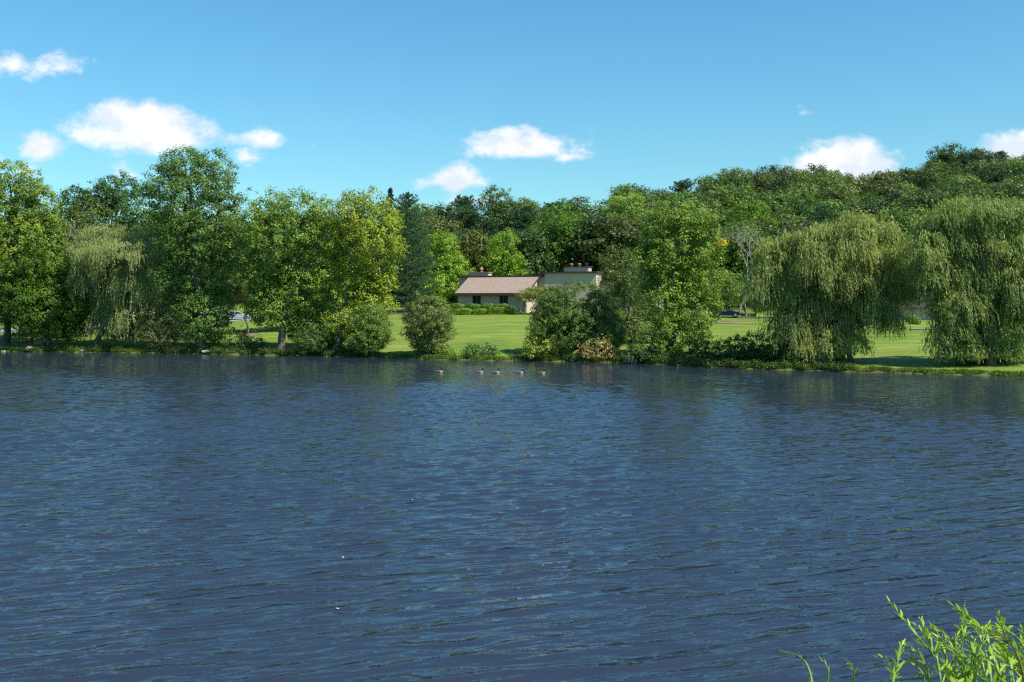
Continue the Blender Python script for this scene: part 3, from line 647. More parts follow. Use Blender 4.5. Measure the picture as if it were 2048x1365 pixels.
broad('maple_tree', 'pale lime-green domed tree on the slope above the blue-green pine', 'tree', 1252, 225,
      [(1250,410,34,22),(1225,440,34,28),(1280,445,34,30),(1250,470,50,30)], (.16,.23,.05), size=.3, r0=.3, clump=.8)
broad('oak_tree', 'rounded dark green tree alone on the skyline right of the small cloud', 'tree', 992, 222,
      [(992,400,28,24),(975,430,30,34),(1010,440,34,36),(990,480,44,40)], (.06,.10,.035), size=.32, r0=.35, clump=.8)
broad('oak_tree', 'dark green flat-topped tree sticking up from the ridge at the right', 'tree', 1895, 375,
      [(1880,310,20,16),(1905,305,22,15),(1895,330,34,16)], (.05,.09,.035), size=.5, r0=.4, clump=1.4)
broad('maple_tree', 'green maple in the dark wood left of the tall part of the house', 'tree', 1110, 200,
      [(1115,440,40,30),(1140,480,46,36),(1100,500,40,40)], (.075,.15,.025), size=.32, r0=.35, clump=.85)

# ------------------------------------------------------------------ the wood on the hill: many single trees
def forest():
    rng = np.random.default_rng(77)
    var = []
    for k in range(7):
        r = np.random.default_rng(500 + k); L = []; H = r.uniform(12, 14); Rr = r.uniform(4.6, 5.6)
        for i in range(10):
            a = i * 2.4 + r.random(); f = i / 9; z = 3.2 + f * (H - 5); rr = Rr * (.62 * math.sin(math.pi * (.25 + .62 * f)))
            L.append((np.array([math.cos(a) * rr, math.sin(a) * rr, z]), (r.uniform(2.4, 3.3), r.uniform(2.4, 3.3), r.uniform(1.9, 2.7))))
        L.append((np.array([0, 0, H - 2.2]), (2.6, 2.6, 2.0))); L.append((np.array([0, 0, H * .5]), (3.4, 3.4, 3.6)))
        q, t, cc = crown_leaves(L, r, .40, 1.0, 1.1, ragged=.1)
        var.append((make_wood((0, 0, 0), L, cc, r, .3, 1, 30).mesh('trunk', BARK), q_mesh('crown', q, t, LEAF)))
    pv = [pine_mesh(np.random.default_rng(600 + k), 14.5, 4.6, .1, .6, .9, power=.42, step=.75) for k in range(3)]
    cols = [(.065,.10,.035), (.09,.115,.042), (.055,.085,.032), (.095,.14,.04), (.075,.13,.035), (.095,.118,.045), (.05,.085,.035)]
    named = {}; y = 184.0; pts = []
    while y < 455:
        st = 8.6 + (y - 184) * .018
        x0, x1 = X_at(-130, y), X_at(2180, y)
        for x in np.arange(x0, x1, st):
            xx = x + rng.uniform(-.4, .4) * st; yy = y + rng.uniform(-.4, .4) * st
            ry = np.interp(xx, RX, RY)
            s = (yy - float(shore(xx))) * .93
            if s < 76 or yy > ry + 14: continue
            px = 1024 + xx / yy * F
            if 895 < px < 1330 and yy < 190: continue
            pts.append((xx, yy, px))
        y += st * .95
    # keep only trees whose top shows above the ones in front
    pts.sort(key=lambda p: p[1]); hor = np.full(2400, 9999.0); keep = []
    for xx, yy, px in pts:
        z = float(gz(xx, yy)); s = rng.uniform(.88, 1.28); H = 13.5 * s
        top = HPX - (z + H - CAMZ) / yy * F; hw = 5 * s / yy * F
        a, b = int(max(0, px - hw * .55 + 150)), int(min(2399, px + hw * .55 + 150))
        if a >= b: continue
        if top < hor[a:b].mean() - 3: keep.append((xx, yy, px, z, s))
        hor[a:b] = np.minimum(hor[a:b], top)
    print('forest candidates', len(pts), 'kept', len(keep))
    for xx, yy, px, z, s in keep:
        patchv = math.sin(xx * .045 + 1.3) + math.cos(yy * .05 + xx * .02)
        isp = rng.random() < (.22 if patchv > .3 else .06)
        if isp:
            tm, cm = pv[rng.integers(3)]; c = np.array((.045, .085, .05)) * rng.uniform(.85, 1.2); nm = 'pine_tree'; kind = 'dark blue-green pine'; s *= .92
        else:
            k = rng.integers(7); tm, cm = var[k]; ci = int(rng.integers(len(cols))); c = np.array(cols[ci]) * rng.uniform(.68, 1.12)
            nm = 'forest_tree'; kind = ('dark green leafy tree', 'olive leafy tree', 'dull dark leafy tree', 'olive-green tree', 'fresh green leafy tree', 'brownish-olive tree', 'dark green leafy tree')[ci]
        root = empty(nm, (xx, yy, z - .1), rng.uniform(0, 6.28)); tag(root, None, 'tree', 'trees of the wood behind the lake')
        sc = s * rng.uniform(.95, 1.1); root.scale = (sc * rng.uniform(.95, 1.25), sc * rng.uniform(.95, 1.2), s)
        put(root, 'trunk', tm); put(root, 'crown', cm, c)
        land = next(t for lim, t in LAND if px <= lim); ry = float(np.interp(xx, RX, RY)); f = (yy - 180) / max(ry - 180, 1)
        row = 'lowest row' if f < .15 else 'low on slope' if f < .4 else 'halfway up' if f < .68 else 'high up' if f < .9 else 'on the skyline'
        named.setdefault((kind, row, land), []).append((px, root))
    ORD = ['leftmost', 'second from left', 'third from left', 'fourth from left', 'fifth from left', 'sixth from left']
    for (kind, row, land), L in named.items():
        L.sort(key=lambda a: a[0])
        for i, (px, root) in enumerate(L):
            suf = '' if len(L) == 1 else (', ' + (['left of two', 'right of two'][i] if len(L) == 2 else ORD[min(i, 5)]))
            root['label'] = f'{kind}, {row}, {land}{suf}'
LAND = [(130, 'behind the left edge tree'), (300, 'behind the pale left willow'), (480, 'behind the tallest cottonwood'), (660, 'behind the light green cottonwood'), (800, 'behind the yellow-tinged cottonwood'),
        (900, 'right of the big pine'), (1000, 'above the left house end'), (1090, 'above the low roof'), (1200, 'above the tall block'), (1320, 'just right of the house'), (1440, 'above the bushy right cottonwood'),
        (1540, 'above the dead trees'), (1640, 'above the broad willow left half'), (1760, 'above the broad willow right half'), (1850, 'above the gap between willows'), (1950, 'above the right-edge willow'), (9999, 'at the right edge')]
forest()

# ------------------------------------------------------------------ the house
STUCCO = simple('cream_stucco', (.60, .50, .375), .9, .06, 1.2, bump=.15); SHINGLE = None
def shingle_mat():
    m, nt, out = new_mat('shingle')
    tc = node(nt, 'ShaderNodeTexCoord'); br = node(nt, 'ShaderNodeTexBrick', ins={'Vector': tc.outputs['Object'], 'Scale': 3.0, 'Color1': (.31,.235,.175,1), 'Color2': (.255,.195,.145,1), 'Mortar': (.15,.11,.1,1), 'Mortar Size': .012, 'Brick Width': .9, 'Row Height': .42})
    n = noise(nt, 2.0, 5); mx = node(nt, 'ShaderNodeMix', data_type='RGBA', blend_type='MULTIPLY', ins={0: .6, 6: br.outputs[0], 7: ramp(nt, n.outputs[0], [(.3, (.75,.75,.75)), (.7, (1.25, 1.2, 1.15))])})
    b = node(nt, 'ShaderNodeBsdfPrincipled', ins={'Base Color': mx.outputs[2], 'Roughness': .9}); nt.links.new(b.outputs[0], out.inputs[0]); return m
SHINGLE = shingle_mat(); DARKWOOD = simple('dark_brown_trim', (.07, .05, .04), .7, .2, 2.0); GLASS = simple('window_glass', (.02, .025, .03), .08, .1, 1.0, spec=.8)
FRAME = simple('window_frame', (.10, .085, .07), .6, .1); CLAY = simple('clay_cap', (.40, .23, .16), .8, .15, 4.0); DARKMETAL = simple('dark_metal', (.05, .05, .055), .5, .1)
def house():
    b0 = np.array([X_at(916, 172), 172.0, 5.05])
    root = empty('house', b0, R(-22)); tag(root, 'cream house with sloping shingle roof and taller flat-topped block, above the lawn', 'house')
    # local: x along the front, y backwards
    m = MB()
    # low shed wing walls (front wall, left end, right gable) as prisms in x-z
    m.box(0, 12.8, .0, .25, -1, 3.15)
    def gable(x0, x1):
        v = [(x0,.25,-1),(x0,5.4,-1),(x0,5.4,5.75),(x0,.25,3.2),(x1,.25,-1),(x1,5.4,-1),(x1,5.4,5.75),(x1,.25,3.2)]
        m.add(v, [(0,3,2,1),(4,5,6,7),(0,1,5,4),(1,2,6,5),(2,3,7,6),(3,0,4,7)])
    gable(0, .25); gable(12.55, 12.8)
    m.box(-2.3, 14.2, 5.4, 12, -1, 5.85)                # flat block behind
    m.box(14.2, 23.4, 4.7, 7.7, -1, 6.45)               # tall block
    m.box(14.2, 19, 7.7, 12, -1, 6.45)
    m.box(23.4, 33, 7.0, 13, -1, 4.9)                   # right wing
    m.build('wall', STUCCO, root)
    r = MB()                                            # sloping roof slab with overhang
    x0, x1 = -.35, 13.0
    sl_ = (5.85 - 3.2) / 5.45
    ys, ye = -.6, 5.38; z0 = 3.2 + sl_ * (ys - .0); z1 = 3.2 + sl_ * ye
    v = [(x0,ys,z0+.05),(x1,ys,z0+.05),(x1,ye,z1+.05),(x0,ye,z1+.05),(x0,ys,z0+.2),(x1,ys,z0+.2),(x1,ye,z1+.2),(x0,ye,z1+.2)]
    r.add(v, [(0,3,2,1),(4,5,6,7),(0,1,5,4),(1,2,6,5),(2,3,7,6),(3,0,4,7)])
    rf = r.build('roof', SHINGLE, root)
    f = MB(); f.box(x0-.03, x1+.03, ys-.1, ys-.003, z0-.28, z0+.16)
    for xx in (x0-.06, x1+.003):
        f.add([(xx,ys-.1,z0-.2),(xx+.057,ys-.1,z0-.2),(xx+.057,ye,z1-.1),(xx,ye,z1-.1),(xx,ys-.1,z0+.16),(xx+.057,ys-.1,z0+.16),(xx+.057,ye,z1+.24),(xx,ye,z1+.24)],
              [(0,3,2,1),(4,5,6,7),(0,1,5,4),(1,2,6,5),(2,3,7,6),(3,0,4,7)])
    f.build('fascia', DARKWOOD, rf)
    c = MB()
    c.box(-2.6, 14.1, 5.08, 12.3, 5.853, 6.2); c.box(14.0, 23.7, 4.4, 8.0, 6.453, 6.72); c.box(23.45, 33.3, 6.7, 13.3, 4.903, 5.2)
    c.build('coping', DARKWOOD, root)
    ch = MB(); ch.box(17.6, 21.9, 5.2, 6.9, 6.723, 7.45, 0); ch.box(17.45, 22.05, 5.05, 7.05, 7.453, 7.6, 1)
    co = ch.build('chimney', [STUCCO, DARKWOOD], root)
    for xx, mt in ((18.6, CLAY), (20.0, CLAY), (21.3, DARKMETAL)):
        k = MB(); k.tube([(xx,6,7.603),(xx,6,7.95)], [.2,.2], 12); k.tube([(xx,6,7.953),(xx,6,8.03),(xx,6,8.15)], [.36,.36,.12], 12); k.build('chimney_cap', mt, co)
    ch = MB(); ch.box(-1.2, 2.6, 7.2, 8.8, 6.203, 6.75, 0); ch.box(-1.35, 2.75, 7.05, 8.95, 6.753, 6.9, 1)
    co = ch.build('chimney', [STUCCO, CLAY], root)
    k = MB(); k.tube([(.9,8,6.903),(.9,8,7.35)], [.22,.22], 12); k.tube([(.9,8,7.353),(.9,8,7.5),(.9,8,7.75)], [.38,.38,.1], 12); k.build('chimney_cap', CLAY, co)
    for wx in (3.55, 8.55):                              # two tall window pairs
        w = MB(); w.box(wx-.75, wx+.75, -.06, -.003, .7, 2.85); fr = w.build('window', FRAME, root)
        g = MB(); g.box(wx-.68, wx-.12, -.09, -.063, .8, 2.76); g.box(wx+.12, wx+.68, -.09, -.063, .8, 2.76); g.build('pane', GLASS, fr)
    w = MB(); w.box(12.803, 12.85, 3.6, 4.9, 2.2, 3.7); fr = w.build('window', FRAME, root); g = MB(); g.box(12.853, 12.88, 3.7, 4.8, 2.3, 3.6); g.build('pane', GLASS, fr)
    # arched garden wall in front of the right gable, facing right
    a = MB(); ya, yb, zt = -3.4, .0, 3.0; n = 14; cy_, rr, zs = -1.4, 1.15, .75
    prof = [(ya, -1), (ya, zt - .9), (yb - .003, zt)]
    arch = [(cy_ + rr * math.cos(t), zs + rr * math.sin(t)) for t in np.linspace(0, math.pi, n)]
    poly = [(ya,-1),(cy_-rr,-1)] + arch[::-1] + [(cy_+rr,-1),(yb-.003,-1),(yb-.003,zt),(ya,zt-.9)]
    N = len(poly)
    a.add([(12.5,p,q) for p,q in poly] + [(12.8,p,q) for p,q in poly], [tuple(range(N)), tuple(range(2*N-1,N-1,-1))] + [(i,N+i,N+(i+1)%N,(i+1)%N) for i in range(N)])
    a.build('arched_wall', STUCCO, root)
    d = MB(); d.box(14.8, 15.9, 4.64, 4.697, 0, 2.3); d.box(16.3, 17.3, 4.64, 4.697, 1, 2.3); d.build('door', FRAME, root)
house()
def hedge(name, label, px, Y, wpx, h, dep, color, group, seed):
    rng = np.random.default_rng(seed); b = ground(px, Y); w = wpx / F * Y / 2
    root = empty(name, b, R(-22)); tag(root, label, 'hedge', group)
    n = int(900 * w * h + 500); p = rng.uniform(-1, 1, (n, 3)); ax = rng.integers(0, 3, n); pw = np.sign(p)
    # superellipsoid shell
    d = rdir(rng, n); k = (np.abs(d[:, 0]) ** 4 + np.abs(d[:, 1]) ** 4 + np.abs(d[:, 2]) ** 4) ** -.25
    pt = d * k[:, None] * rng.uniform(.86, 1.03, (n, 1)) * [w, dep / 2, h / 2] + [0, 0, h / 2 - .05]
    pt[:, 2] += .06 * np.sin(pt[:, 0] * 2 + seed); N = unit(d * 1.2 + rng.normal(size=(n, 3)) * .5)
    put(root, 'foliage', q_mesh('foliage', quads(pt, N, rng.normal(size=(n, 3)), np.full(n, .16), np.full(n, .12)), rng.random(n), LEAF), color)
    wd = Wood()
    for k in range(6): wd.add(bend((0, 0, -.2), (rng.uniform(-.6, .6) * w, rng.uniform(-.2, .2), h * .7), rng, 4), [.04, .03, .025, .015], 4)
    put(root, 'stem', wd.mesh('stem', BARK))
HD = [(915,169.5,34,1.25,1.4,'rounded back-row hedge at the left house corner'),(946,168,30,1.3,1.3,'rounded back-row hedge below the left window pair'),(976,167,24,1.35,1.3,'rounded back-row hedge between the two window pairs'),(1002,166,28,1.3,1.3,'rounded back-row hedge below the right window pair')]
for i, (px, Y, w, h, dp, lb) in enumerate(HD): hedge('clipped_hedge', lb, px, Y, w + 3, h + .25, dp, (.10,.17,.03), 'clipped hedges in front of the house', 40 + i)
HD = [(922,165.5,48,1.05,1.6,'low front-row hedge left of the gap'),(960,164.3,30,1.0,1.5,'short front-row hedge just left of the gap'),(997,163.2,44,1.15,1.6,'wide front-row hedge right of the gap'),(1024,162.4,26,1.5,1.9,'darkest rounded hedge, at the right end of the rows')]
for i, (px, Y, w, h, dp, lb) in enumerate(HD): hedge('clipped_hedge', lb, px, Y, w, h, dp, (.12,.19,.03) if i < 3 else (.05,.09,.03), 'clipped hedges in front of the house', 50 + i)
hedge('clipped_hedge', 'low green hedge on the far left of the rows, behind the tall upright bush', 893, 167, 26, 1.0, 1.4, (.13,.2,.035), 'clipped hedges in front of the house', 60)
def far_building():
    b0 = np.array([X_at(1795, 150), 151.0, float(gz(X_at(1800, 150), 151))]); b0[2] = P(1800, 642, 151)[2]
    root = empty('low_building', b0, R(-25)); tag(root, 'low cream building with flat dark roof, glimpsed between the two right-hand willows', 'building')
    m = MB(); m.box(0, 22, 0, 8, -1.5, 1.85); m.box(6, 20, 1.2, 7, 2.2, 2.75); m.build('wall', STUCCO, root)
    r = MB(); r.box(-.5, 22.5, -.5, 8.5, 1.853, 2.2); r.box(5.7, 20.3, .9, 7.3, 2.753, 2.95); r.build('roof', simple('pale_brown_trim', (.22,.17,.15), .7, .1), root)
    w = MB(); w.box(6, 8, -.05, -.003, .2, 1.5); fr = w.build('window', FRAME, root); g = MB(); g.box(6.1, 7.9, -.08, -.053, .3, 1.4); g.build('pane', GLASS, fr)
far_building()
for px, Y, w, lb in ((1830, 143, 22, 'small clipped green hedge in the gap between the right willows'), (1822, 147, 20, 'pale green hedge against the low cream building')):
    hedge('clipped_hedge', lb, px, Y, w, 1.0, 1.2, (.12,.2,.035), None, px)

# ------------------------------------------------------------------ stonework
STONE = simple('grey_stone', (.30, .28, .26), .9, .25, 2.5, bump=.6); PALESTONE = simple('pale_stone', (.62, .55, .48), .85, .12, 3.0, bump=.4)
def rock(name, label, px, Y, sx, sy, sz, mat, seed, group=None, zoff=0, rz=0):
    rng = np.random.default_rng(seed); b = ground(px, Y); bm_v = []
    n1, n2 = 9, 14; vs = []; k = rng.uniform(.75, 1.15, (n1, n2))
    for i in range(n1):
        for j in range(n2):
            th = math.pi * i / (n1 - 1); ph = 2 * math.pi * j / n2; d = np.array([math.sin(th) * math.cos(ph), math.sin(th) * math.sin(ph), math.cos(th)])
            d = np.sign(d) * np.abs(d) ** .6; r = 1 if i in (0, n1 - 1) else k[i, j] * .3 + .75
            vs.append(tuple(d * r * [sx / 2, sy / 2, sz / 2] + [0, 0, sz * .35]))
    fs = [(i*n2+j, (i+1)*n2+j, (i+1)*n2+(j+1) % n2, i*n2+(j+1) % n2) for i in range(n1-1) for j in range(n2)]
    m = MB(); m.add(vs, fs); o = m.build(name, mat, smooth=False); o.location = (b[0], b[1], b[2] + zoff); o.rotation_euler[2] = rz; tag(o, label, 'rock', group)
rock('rock', 'pale block of stone at the water edge below the culvert', 58, float(shore(X_at(58, 136))) - .1, .95, .6, .5, PALESTONE, 3, zoff=.05)
rock('rock', 'small pale stone at the extreme left of the shore', 6, float(shore(X_at(6, 136))) + .1, .6, .5, .25, PALESTONE, 4)
rock('rock', 'small grey stone lying at the waterline right of the culvert', 162, float(shore(X_at(162, 136))) + .1, .5, .4, .3, STONE, 5)
rock('rock', 'flat pale stone at the foot of the tallest cottonwood', 411, float(shore(X_at(411, 130))) - .2, 1.1, .6, .3, PALESTONE, 6)
rock('rock', 'long brown-grey boulder at the waterline before the dark thicket', 1262, float(shore(X_at(1262, 111))) + .1, 1.6, .7, .5, STONE, 7)
rock('rock', 'small pale stone lying near the pine-side end of the lawn', 773, 118.5, .35, .3, .25, PALESTONE, 8)
def low_wall():
    Y = 131; b = P(1822, 663, Y); root = empty('stone_wall', (b[0], b[1], b[2]), R(-8)); tag(root, 'low grey stone wall on the grass left of the right-edge willow', 'wall')
    m = MB(); rng = random.Random(5)
    for row in range(2):
        x = 0
        while x < 4.6:
            w = rng.uniform(.4, .7); m.box(x, x + w - .02, rng.uniform(-.03, .03), .55, -.6 + row * .42, -.6 + row * .42 + .40); x += w
    m.build('wall', STONE, root, bevel=.03); t = MB(); t.box(-.1, 4.8, -.1, .66, .245, .36); t.build('cap', STONE, root, bevel=.03)
low_wall()
def culvert():
    b = ground(80, 139.5); root = empty('culvert', (b[0], b[1], b[2]), R(-14)); tag(root, 'concrete culvert headwall with a dark pipe mouth on the shaded left bank', 'culvert')
    m = MB(); n = 16; cx, cz, rr = .55, .28, .42
    # headwall with a round-topped opening
    ring = [(cx + rr * math.cos(t), cz + rr * math.sin(t)) for t in np.linspace(0, math.pi, n)]
    poly = [(-1.5,-.6),(-.9,.75),(1.3,1.0),(1.3,-.6),(cx+rr,-.6)] + ring + [(cx-rr,-.6)]
    N = len(poly); m.add([(p,0,q) for p,q in poly] + [(p,.35,q) for p,q in poly], [tuple(range(N)), tuple(range(2*N-1,N-1,-1))] + [(i,N+i,N+(i+1)%N,(i+1)%N) for i in range(N)])
    m.build('headwall', simple('old_concrete', (.42,.39,.34), .9, .25, 3.0, bump=.4), root)
    t = MB(); t.box(cx-rr-.05, cx+rr+.05, .9, .95, -.6, .8); t.build('pipe_shade_panel', simple('pipe_shade_black', (.01,.01,.01), .9, .1), root)  # flat black panel stands for the shade inside the pipe
culvert()

# ------------------------------------------------------------------ cars
def car(label, px, Y, rz, paint, zref=None):
    b = ground(px, Y); b[2] += .07
    root = empty('car', b, rz); tag(root, label, 'car', None)
    prof = [(-2.2,.32),(-2.25,.62),(-2.15,.85),(-1.75,.95),(-1.1,1.38),(-.4,1.46),(.35,1.40),(1.05,1.0),(1.85,.86),(2.2,.68),(2.25,.4),(2.2,.3),(1.75,.28),(1.02,.28),(-.98,.28),(-1.75,.28)]
    m = MB(); N = len(prof)
    ws = [.80 if z > 1.1 and False else .88 for x, z in prof]
    def row(s): return [(x, s * (.88 - max(0, z - .9) * .42), z) for x, z in prof]
    inner = 0
    m.add(row(-1) + row(1), [tuple(range(N)), tuple(range(2*N-1, N-1, -1))] + [(i, (i+1)%N + 0, N + (i+1)%N, N + i)[::-1] for i in range(N)])
    body = m.build('body', paint, root, bevel=.06)
    g = MB()
    for s in (-1, 1):
        def sp(x, z): return (x, s * (.895 - max(0, z - .9) * .42), z)
        g.add([sp(-1.55,.97), sp(-.35,.97), sp(-.35,1.36), sp(-1.02,1.31)], [(0,1,2,3) if s < 0 else (3,2,1,0)])
        g.add([sp(-.27,.97), sp(.95,.97), sp(.32,1.33), sp(-.27,1.36)], [(0,1,2,3) if s < 0 else (3,2,1,0)])
    g.add([(.40,-.62,1.385),(.40,.62,1.385),(1.03,.74,1.03),(1.03,-.74,1.03)], [(0,1,2,3)])
    g.add([(-1.13,-.62,1.375),(-1.72,-.74,.985),(-1.72,.74,.985),(-1.13,.62,1.375)], [(0,1,2,3)])
    g.build('window', GLASS, body)
    for x in (-1.37, 1.38):
        for s in (-1, 1):
            t = MB(); t.tube([(x, s*.66, .33),(x, s*.90, .33)], [.33,.33], 18); w = t.build('wheel', simple_tyre, root)
            h = MB(); h.tube([(x, s*.895, .33),(x, s*.915, .33)], [.2,.18], 12); h.build('rim', simple_rim, w)
    for s in (-1, 1):
        l = MB(); l.box(2.1, 2.27, s*.62-.16, s*.62+.16, .58, .72); l.build('headlight', simple_rim, root)
simple_tyre = simple('tyre', (.02,.02,.02), .8, .1); simple_rim = simple('rim', (.5,.5,.52), .3, .05, metallic=.6)
NAVY = simple('navy_paint', (.012,.018,.045), .15, .05, spec=.8); WHITE = simple('white_paint', (.8,.8,.8), .3, .03); SILVER = simple('silver_paint', (.5,.52,.56), .3, .03, metallic=.3)
car('dark navy car parked behind the mulch bed tree, nose to the right', 1452, 160.5, R(-8), NAVY)
car('white car glimpsed under the boughs just right of the tallest cottonwood', 437, 170, R(15), WHITE)
car('silver car glimpsed through leaves, the right one of the parked pair', 474, 171.5, R(15), SILVER)
# wooden table seen as a pale bar beyond the cottonwood is left as road surface

# ------------------------------------------------------------------ geese and feathers
def goose_mats():
    return [simple('goose_brown', (.22,.17,.13), .8, .25, 12.0), simple('goose_pale', (.50,.45,.38), .8, .08, 8.0), simple('goose_black', (.015,.014,.013), .5, .1), simple('goose_white', (.75,.74,.7), .8, .04)]
GM = goose_mats()
def goose_mesh(rng, neck=1.0, fwd=0.0):
    # spine rings from tail to bill: (x, z, half width, half height, material)
    nk = neck
    rings = [(-.46,.10,.02,.012,2),(-.41,.10,.06,.03,2),(-.35,.095,.09,.055,3),(-.27,.09,.13,.085,0),(-.15,.085,.165,.115,0),(0,.08,.18,.13,0),(.12,.08,.175,.13,0),(.21,.09,.145,.12,0),(.27,.12,.10,.10,1),
             (.285,.175,.072,.07,2),(.285+fwd*.3,.235*nk,.052,.052,2),(.28+fwd*.5,.31*nk,.044,.046,2),(.285+fwd*.8,.37*nk,.045,.046,2),(.305+fwd,.415*nk,.05,.048,3),(.335+fwd,.43*nk,.048,.044,2),(.365+fwd,.405*nk,.03,.026,2),(.39+fwd,.398*nk,.02,.014,2),(.425+fwd,.39*nk,.012,.008,2)]
    rings = [(a, z if a < .26 and i < 9 else .12 + (z - .12) * 1.5, w * (1.0 if i < 9 else 1.25), h * (1.0 if i < 9 else 1.25), mt) for i, (a, z, w, h, mt) in enumerate(rings)]
    n = 14; C = np.array([(r[0], 0, r[1]) for r in rings]); T = np.gradient(C, axis=0); T = unit(T); V = []; Fc = []; mi = []
    for i, r in enumerate(rings):
        t = T[i]; side = np.array([0, 1., 0]); upv = np.cross(t, side); upv = upv if np.dot(upv, [0, 0, 1]) >= 0 or i > 8 else -upv
        upv = np.cross(t, side) * -1
        if np.dot(upv, [-.5, 0, 1]) < 0: upv = -upv
        for j in range(n):
            a = 2 * math.pi * j / n; V.append(C[i] + side * math.cos(a) * r[2] + upv * math.sin(a) * r[3])
    for i in range(len(rings) - 1):
        for j in range(n):
            Fc.append((i*n+j, i*n+(j+1) % n, (i+1)*n+(j+1) % n, (i+1)*n+j)); mm = rings[i][4]
            s = math.sin(2 * math.pi * (j + .5) / n)
            if mm == 0 and s < -.15: mm = 1
            if i == 13 and s > .55: mm = 2
            mi.append(mm)
    m = MB(); m.v = [tuple(v) for v in V]; m.f = Fc + [tuple(range(n)), tuple((len(rings)-1)*n + j for j in range(n))[::-1]]; m.m = mi + [2, 2]
    return m
GP = [(878, 745.5, 1.0, 0, 'goose at the left end of the line, a wide gap behind it'), (959, 746.5, .88, .0, 'goose with lowered neck, just behind the middle goose'), (992, 747, 1.0, .01, 'middle goose of the line, neck upright'),
      (1039, 747.5, .84, .02, 'low-headed goose, second from the front of the line'), (1083, 748, .96, .01, 'leading goose at the right front of the line')]
for px, py, nk, fw, lb in GP:
    Y = CAMZ / ((py - HPX) / F); rng = np.random.default_rng(px)
    root = empty('goose', (X_at(px, Y), Y, -.02), R(float(rng.uniform(-12, 10)))); tag(root, lb, 'goose', 'geese swimming in a line'); root.scale = (.95, .95, 1.0)
    goose_mesh(rng, nk, fw).build('body', GM, root, smooth=True)
    for s in (-1, 1):
        w = MB(); L_ = [(.12, .165, .13), (.0, .178, .16), (-.15, .165, .175), (-.30, .11, .16), (-.40, .05, .145)]; lo = [(.10,.18,.07),(0,.19,.06),(-.15,.175,.075),(-.30,.12,.11),(-.40,.055,.135)]
        w.add([(a, s*b, c) for a, b, c in L_] + [(a, s*b, c) for a, b, c in lo] + [(a, s*b*.5, c + .04) for a, b, c in L_], [(i, i+1, 6+i, 5+i) for i in range(4)] + [(i, i+1, 11+i, 10+i) for i in range(4)])
        w.build('wing', GM[0], root, smooth=True)
for i, (px, py, lb) in enumerate([(672, 1228, 'biggest white feather afloat, low in the middle-left of the lake'), (823, 1005, 'white feather afloat near the middle of the lake'), (684, 1123, 'small white feather afloat above the biggest one'),
                                  (80, 870, 'white feather afloat near the left edge'), (1068, 776, 'tiny white speck of a feather below the leading goose')]):
    Y = CAMZ / ((py - HPX) / F); m = MB(); n = 8
    pts = [(-.09 + .18 * k / n, .028 * math.sin(math.pi * (k + .5) / (n + 1)), .012 + .02 * (k / n - .5) ** 2 * 4) for k in range(n + 1)]
    m.add([(x, y, z) for x, y, z in pts] + [(x, -y, z) for x, y, z in pts] + [(x, 0, z - .006) for x, y, z in pts], [(k, k+1, 2*(n+1)+k+1, 2*(n+1)+k) for k in range(n)] + [(n+1+k, 2*(n+1)+k, 2*(n+1)+k+1, n+2+k) for k in range(n)])
    o = m.build('feather', GM[3], smooth=True); o.location = (X_at(px, Y), Y, .03); o.rotation_euler[2] = i * 1.3; o.scale = (.55, .8, 1); tag(o, lb, 'feather', 'white feathers floating on the lake')

# ------------------------------------------------------------------ grass fringe along the far shore (stuff)
def fringe():
    rng = np.random.default_rng(9); n = 36000
    x = rng.uniform(-78, 56, n); d = rng.exponential(.35, n); y = shore(x) + d + .05; z = gz(x, y)
    clump = .5 + .5 * np.sin(x * 3.1) * np.sin(x * 1.27 + 2); h = rng.uniform(.1, .42, n) * (.5 + clump) * np.exp(-d * .5)
    T = unit(np.stack([rng.normal(0, .35, n), rng.normal(0, .35, n) - .2, np.ones(n)], 1)); N = unit(np.cross(T, rng.normal(size=(n, 3))))
    C = np.stack([x, y, z], 1) + T * h[:, None] * .45
    o = put(None, 'grass', q_mesh('grass', quads(C, N, T, h, np.full(n, .05)), rng.random(n), LEAF), (.075, .12, .025)); tag(o, 'rough grass fringe along the far waterline', 'grass', kind='stuff')
fringe()
def undergrowth():
    rng = np.random.default_rng(19); Q = []; Tn = []
    for x0, x1, n in ((-47, -16, 420), (13, 33, 330), (-66, -52, 110), (5, 13, 70)):
        x = rng.uniform(x0, x1, n); y = shore(x) + rng.exponential(.55, n) + .1; z = gz(x, y); h = rng.uniform(.2, .75, n)
        m = 46; idx = np.repeat(np.arange(n), m); M = n * m
        d = rdir(rng, M); p = np.stack([x, y, z + h * .35], 1)[idx] + d * (h[idx] * rng.random(M) ** .4)[:, None] * [.9, .9, .75]
        ok = p[:, 2] > .02; N = unit(d + rng.normal(size=(M, 3)) * .5 + [0, 0, .5]); L = rng.uniform(.1, .2, M)
        Q.append(quads(p, N, rng.normal(size=(M, 3)), L, L * .7)[ok]); Tn.append(np.clip(rng.random(n)[idx] * .6 + rng.random(M) * .4, 0, 1)[ok])
    o = put(None, 'undergrowth', q_mesh('undergrowth', np.concatenate(Q), np.concatenate(Tn), LEAF), (.055, .085, .025)); tag(o, 'dark leafy weeds overhanging the water under the shore trees', 'undergrowth', kind='stuff')
undergrowth()

